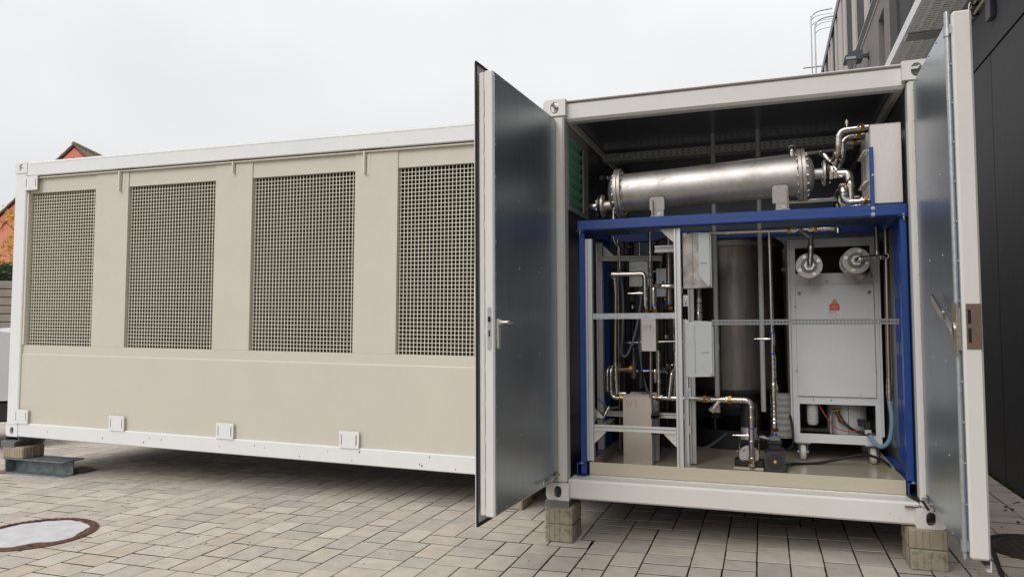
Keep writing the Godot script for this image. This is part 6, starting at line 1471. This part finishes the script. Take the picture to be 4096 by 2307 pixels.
# ---------------------------------------------------------------- far left
func far_left():
	# pink house with its gable towards the yard
	var A := V(-25.6, 8.85, -17.1)
	var o := thing("pink_house", "pink rendered house with a tiled gable roof beyond the long container", "house", V(-25.36, -0.35, -17.18), "", true)
	o.rotation.y = 0.42
	var hw := 6.0; var slope := 1.03; var ap := A.y + 0.35; var dp := 9.0
	# local axes: x to the right as seen, z towards the viewer
	var ev := ap - hw * slope
	var b := MB.new()
	b.prism(PackedVector2Array([Vector2(-hw, 0), Vector2(hw, 0), Vector2(hw, ev - 0.25), Vector2(0, ap - 0.25), Vector2(-hw, ev - 0.25)]), Transform3D(Basis.IDENTITY, V(0, 0, -dp)), dp, [rect(-0.32, ap - 1.62, 0.32, ap - 1.12)])
	part("wall", b, M.pink, o)
	for s in [-1.0, 1.0]:
		b = MB.new(); b.prism(PackedVector2Array([Vector2(0, ap - 0.3), Vector2(s * (hw + 0.25), ev - 0.3 - 0.25 * slope), Vector2(s * (hw + 0.25), ev - 0.68 - 0.25 * slope), Vector2(0, ap - 0.68)]), Transform3D(Basis.IDENTITY, V(0, 0, 0.002)), 0.07); part("verge_band", b, M.pink_trim, o)
		var roof := MB.new()
		var n := Vector2(s, -slope).normalized()
		for k in 26:
			var x0 := k * 0.25; var x1 := x0 + 0.29
			roof.prism(PackedVector2Array([Vector2(s * x0, ap - x0 * slope - 0.2), Vector2(s * x1, ap - x1 * slope - 0.2), Vector2(s * x1, ap - x1 * slope - 0.14), Vector2(s * x0, ap - x0 * slope - 0.18)]), Transform3D(Basis.IDENTITY, V(0, 0, -dp)), dp + 0.1)
		var rf := part("roof", roof, M.tile, o)
		b = MB.new()
		for k in 26:
			var x0 := k * 0.25
			b.prism(PackedVector2Array([Vector2(s * x0, ap - x0 * slope - 0.13), Vector2(s * (x0 + 0.28), ap - (x0 + 0.28) * slope - 0.1), Vector2(s * (x0 + 0.28), ap - (x0 + 0.28) * slope - 0.2), Vector2(s * x0, ap - x0 * slope - 0.2)]), Transform3D(Basis.IDENTITY, V(0, 0, 0.1)), 0.05)
		part("verge_tiles", b, M.tile_dark, rf)
		b = MB.new()
		for k in 30:
			b.sweep([V(0, ap - 0.155, 0.05 - k * 0.3), V(s * (hw + 0.25), ap - (hw + 0.25) * slope - 0.13, 0.05 - k * 0.3)], 0.05, 5)
		part("tile_rolls", b, M.tile, rf, true)
	b = MB.new(); b.cyl(V(0, ap - 0.14, -dp), V(0, ap - 0.14, 0.13), 0.09, 10); part("ridge_tiles", b, M.tile, o)
	b = MB.new(); b.b2(V(-0.36, ap - 1.14, -0.05), V(0.36, ap - 1.06, 0.06)); b.b2(V(-0.36, ap - 1.62, -0.05), V(-0.28, ap - 1.14, 0.06)); b.b2(V(0.28, ap - 1.62, -0.05), V(0.36, ap - 1.14, 0.06)); var w := part("window", b, M.stripe, o)
	b = MB.new(); b.b2(V(-0.28, ap - 1.62, -0.2), V(0.28, ap - 1.14, -0.18)); part("pane", b, M.wall_black, w)
	# hedge in front of it
	o = thing("hedge", "dark green clipped hedge above the grey slab stack at the left edge", "hedge", V(-23, -0.35, -13), "", true)
	o.rotation.y = 0.92
	rng.seed = 31
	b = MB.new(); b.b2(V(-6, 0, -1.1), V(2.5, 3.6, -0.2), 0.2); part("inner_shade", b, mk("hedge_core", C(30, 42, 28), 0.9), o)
	b = MB.new()
	for k in 9000:
		var p := V(rng.randf_range(-6.0, 2.5), rng.randf_range(0.2, 3.75), rng.randf_range(-0.5, 0.06))
		if rng.randf() < 0.3: p.y = 3.6 + rng.randf_range(-0.1, 0.16); p.z = rng.randf_range(-1.1, 0.0)
		leaf_face(b, p, rng.randf_range(0.05, 0.11))
	part("foliage", b, M.leaf_green, o, true)
	# young tree with yellow leaves
	o = thing("young_tree", "thin young tree with yellow autumn leaves before the pink house", "tree", V(-13.98, -0.35, -6.58), "", true)
	b = MB.new(); b.curve([V(0, 0, 0), V(0.03, 1.5, 0), V(-0.02, 3.0, 0.02), V(0.02, 4.3, 0)], 0.03, 7, 5); part("trunk", b, M.bark, o)
	b = MB.new(); var lf := MB.new()
	for k in 22:
		var y := 2.8 + (k % 11) * 0.115; var an := k * 2.4
		var rad := rng.randf_range(0.3, 0.58)
		var tip := V(cos(an) * rad, y + rng.randf_range(0.15, 0.4), sin(an) * rad)
		b.sweep([V(0, y, 0), tip * V(0.5, 1, 0.5) + V(0, -0.1, 0), tip], 0.007, 5)
		for j in 30:
			var q: Vector3 = V(0, y, 0).lerp(tip, rng.randf_range(0.55, 1.05)) + V(rng.randf_range(-0.08, 0.08), rng.randf_range(-0.16, 0.06), rng.randf_range(-0.08, 0.08))
			leaf_face(lf, q, rng.randf_range(0.03, 0.055))
	part("branches", b, M.bark, o, true); part("crown", lf, M.leaf_yellow, o, true)
	# stack of concrete slabs
	o = thing("slab_stack", "stack of weathered grey concrete slabs behind the far left corner", "concrete slabs", V(-12.9, -0.35, -5.3), "", true)
	o.rotation.y = 0.75
	for k in 15:
		b = MB.new(); b.b2(V(-1.6 + 0.03 * ((k * 7) % 4), 0.0 + k * 0.165, -1.0), V(0.62 + 0.03 * ((k * 5) % 4), 0.15 + k * 0.165, 0.0 + 0.02 * ((k * 3) % 3)), 0.012); part("slab", b, M.slab, o)
	# something under a pale tarpaulin
	o = thing("covered_trailer", "low trailer under a pale grey tarpaulin at the left edge", "trailer", V(-7.6, -0.33, -1.7), "", true)
	o.rotation.y = 0.7
	b = MB.new()
	var prof := [Vector2(0.42, 0.62), Vector2(0.44, 0.85), Vector2(0.4, 1.15), Vector2(0.3, 1.38), Vector2(0.1, 1.46), Vector2(-0.4, 1.5), Vector2(-1.0, 1.45), Vector2(-1.0, 0.62)]
	for i in prof.size() - 1:
		for k in 12:
			var f := noise(0.9, 2, 8)
			var z0 := 0.15 - k * 0.16; var z1 := z0 - 0.16
			var pts := []
			for q in [[i, z0], [i + 1, z0], [i + 1, z1], [i, z1]]:
				var pr: Vector2 = prof[q[0]]
				var dd := 0.05 * f.get_noise_2d(pr.y * 3.0, q[1] * 3.0)
				pts.append(V(pr.x + dd, pr.y + dd, q[1]))
			var nn: Vector3 = (pts[1] - pts[0]).cross(pts[3] - pts[0]).normalized()
			if nn.dot(V(1, 0.5, 0)) < 0: nn = -nn
			b.quad(pts[0], pts[1], pts[2], pts[3], nn)
	b.prism(PackedVector2Array(prof), Transform3D(Basis.IDENTITY, V(0, 0, 0.13)), 0.02)
	part("tarpaulin", b, M.tarp, o)
	b = MB.new(); b.b2(V(-0.95, 0.35, -1.7), V(0.36, 0.62, 0.1), 0.03); part("bed", b, M.black, o)
	for z in [-0.25, -1.35]:
		b = MB.new(); b.lathe(V(0.2, 0.3, z), Vector3.RIGHT, [Vector2(0, 0), Vector2(0, 0.26), Vector2(0.03, 0.3), Vector2(0.14, 0.3), Vector2(0.17, 0.26), Vector2(0.17, 0.0)], 24); part("wheel", b, M.rubber, o)

func leaf_face(b: MB, p: Vector3, s: float):
	var q := Quaternion(V(rng.randf_range(-1, 1), rng.randf_range(-1, 1), rng.randf_range(-1, 1)).normalized(), rng.randf_range(0, TAU))
	var u: Vector3 = q * V(s, 0, 0); var w: Vector3 = q * V(0, s * 0.55, 0); var n: Vector3 = q * V(0, 0, 1)
	b.tri(p - u, p + w, p + u, n, n, n); b.tri(p - u, p + u, p - w, n, n, n)

func sky_image() -> Image:
	var im := Image.create(512, 256, false, Image.FORMAT_RGBF)
	var f := noise(1.3, 5, 40)
	for y in 256:
		var el := PI / 2 - PI * (y + 0.5) / 256.0
		for x in 512:
			var az := TAU * (x + 0.5) / 512.0
			var d := V(cos(el) * cos(az), sin(el), cos(el) * sin(az))
			var l: float
			if el < 0: l = 0.35
			else:
				l = SKY_H + (SKY_Z - SKY_H) * pow(sin(el), 1.6)
				l *= 1.0 + 0.10 * f.get_noise_3d(d.x * 1.4, d.y * 3.2, d.z * 1.4)
			im.set_pixel(x, y, Color(l * 0.985, l * 0.99, l * 1.01))
	return im
const SKY_H := 0.75
const SKY_Z := 1.6

func _ready():
	var cam := Camera3D.new(); cam.name = "camera"; add_child(cam)
	cam.position = V(1.4525, 1.2202, 4.8649); cam.rotation = V(0.0478, 0.3351, -0.0055)
	cam.fov = rad_to_deg(2.0 * atan(1153.5 / 2894.5)); cam.far = 400.0; cam.near = 0.05; cam.current = true
	var env := Environment.new()
	env.background_mode = Environment.BG_SKY
	var pan := PanoramaSkyMaterial.new(); pan.panorama = ImageTexture.create_from_image(sky_image())
	var sky := Sky.new(); sky.sky_material = pan; env.sky = sky
	env.ambient_light_source = Environment.AMBIENT_SOURCE_SKY
	env.tonemap_mode = Environment.TONE_MAPPER_LINEAR; env.tonemap_exposure = 1.0
	env.sdfgi_enabled = true; env.ssao_enabled = true; env.ssil_enabled = true
	var we := WorldEnvironment.new(); we.name = "world"; we.environment = env; add_child(we)
	var sun := DirectionalLight3D.new(); sun.name = "sun"; sun.light_energy = 0.5; sun.light_angular_distance = 40.0
	sun.light_color = Color(1.0, 0.98, 0.96); sun.shadow_enabled = true
	sun.rotation = V(deg_to_rad(-38), deg_to_rad(-14), 0); add_child(sun)
	materials()
	mk("cast_bright", C(206, 201, 196), 0.42, 0.65, {tex = "scuff", ts = 4.0})
	ground(cam)
	debris()
	long_container()
	open_container()
	building()
	far_left()
	supports()
	tray_and_cables()
	rack()
	shell_exchanger()
	plate_exchangers()
	ducts()
	tank()
	cabinet()
	alu_frame()
	switch_box("upper grey switch box with a stained housing on the aluminium upright", V(0.93, 1.452, -0.3), true)
	switch_box("lower grey switch box with a clean housing on the aluminium upright", V(0.935, 0.845, -0.3), false)
	small_exchangers()
	left_pipes()
	rear_equipment()
	centre_pipes()
	pumps()
	manhole(V(-3.63, gy(-3.63) + 0.007, 0.94), 0.41, true, "round rusty manhole cover painted white in the middle, lower left", -0.0072)
	manhole(V(3.06, gy(3.06) + 0.006, -0.62), 0.3, false, "dark iron manhole cover partly hidden beyond the right open door", 0.0105)
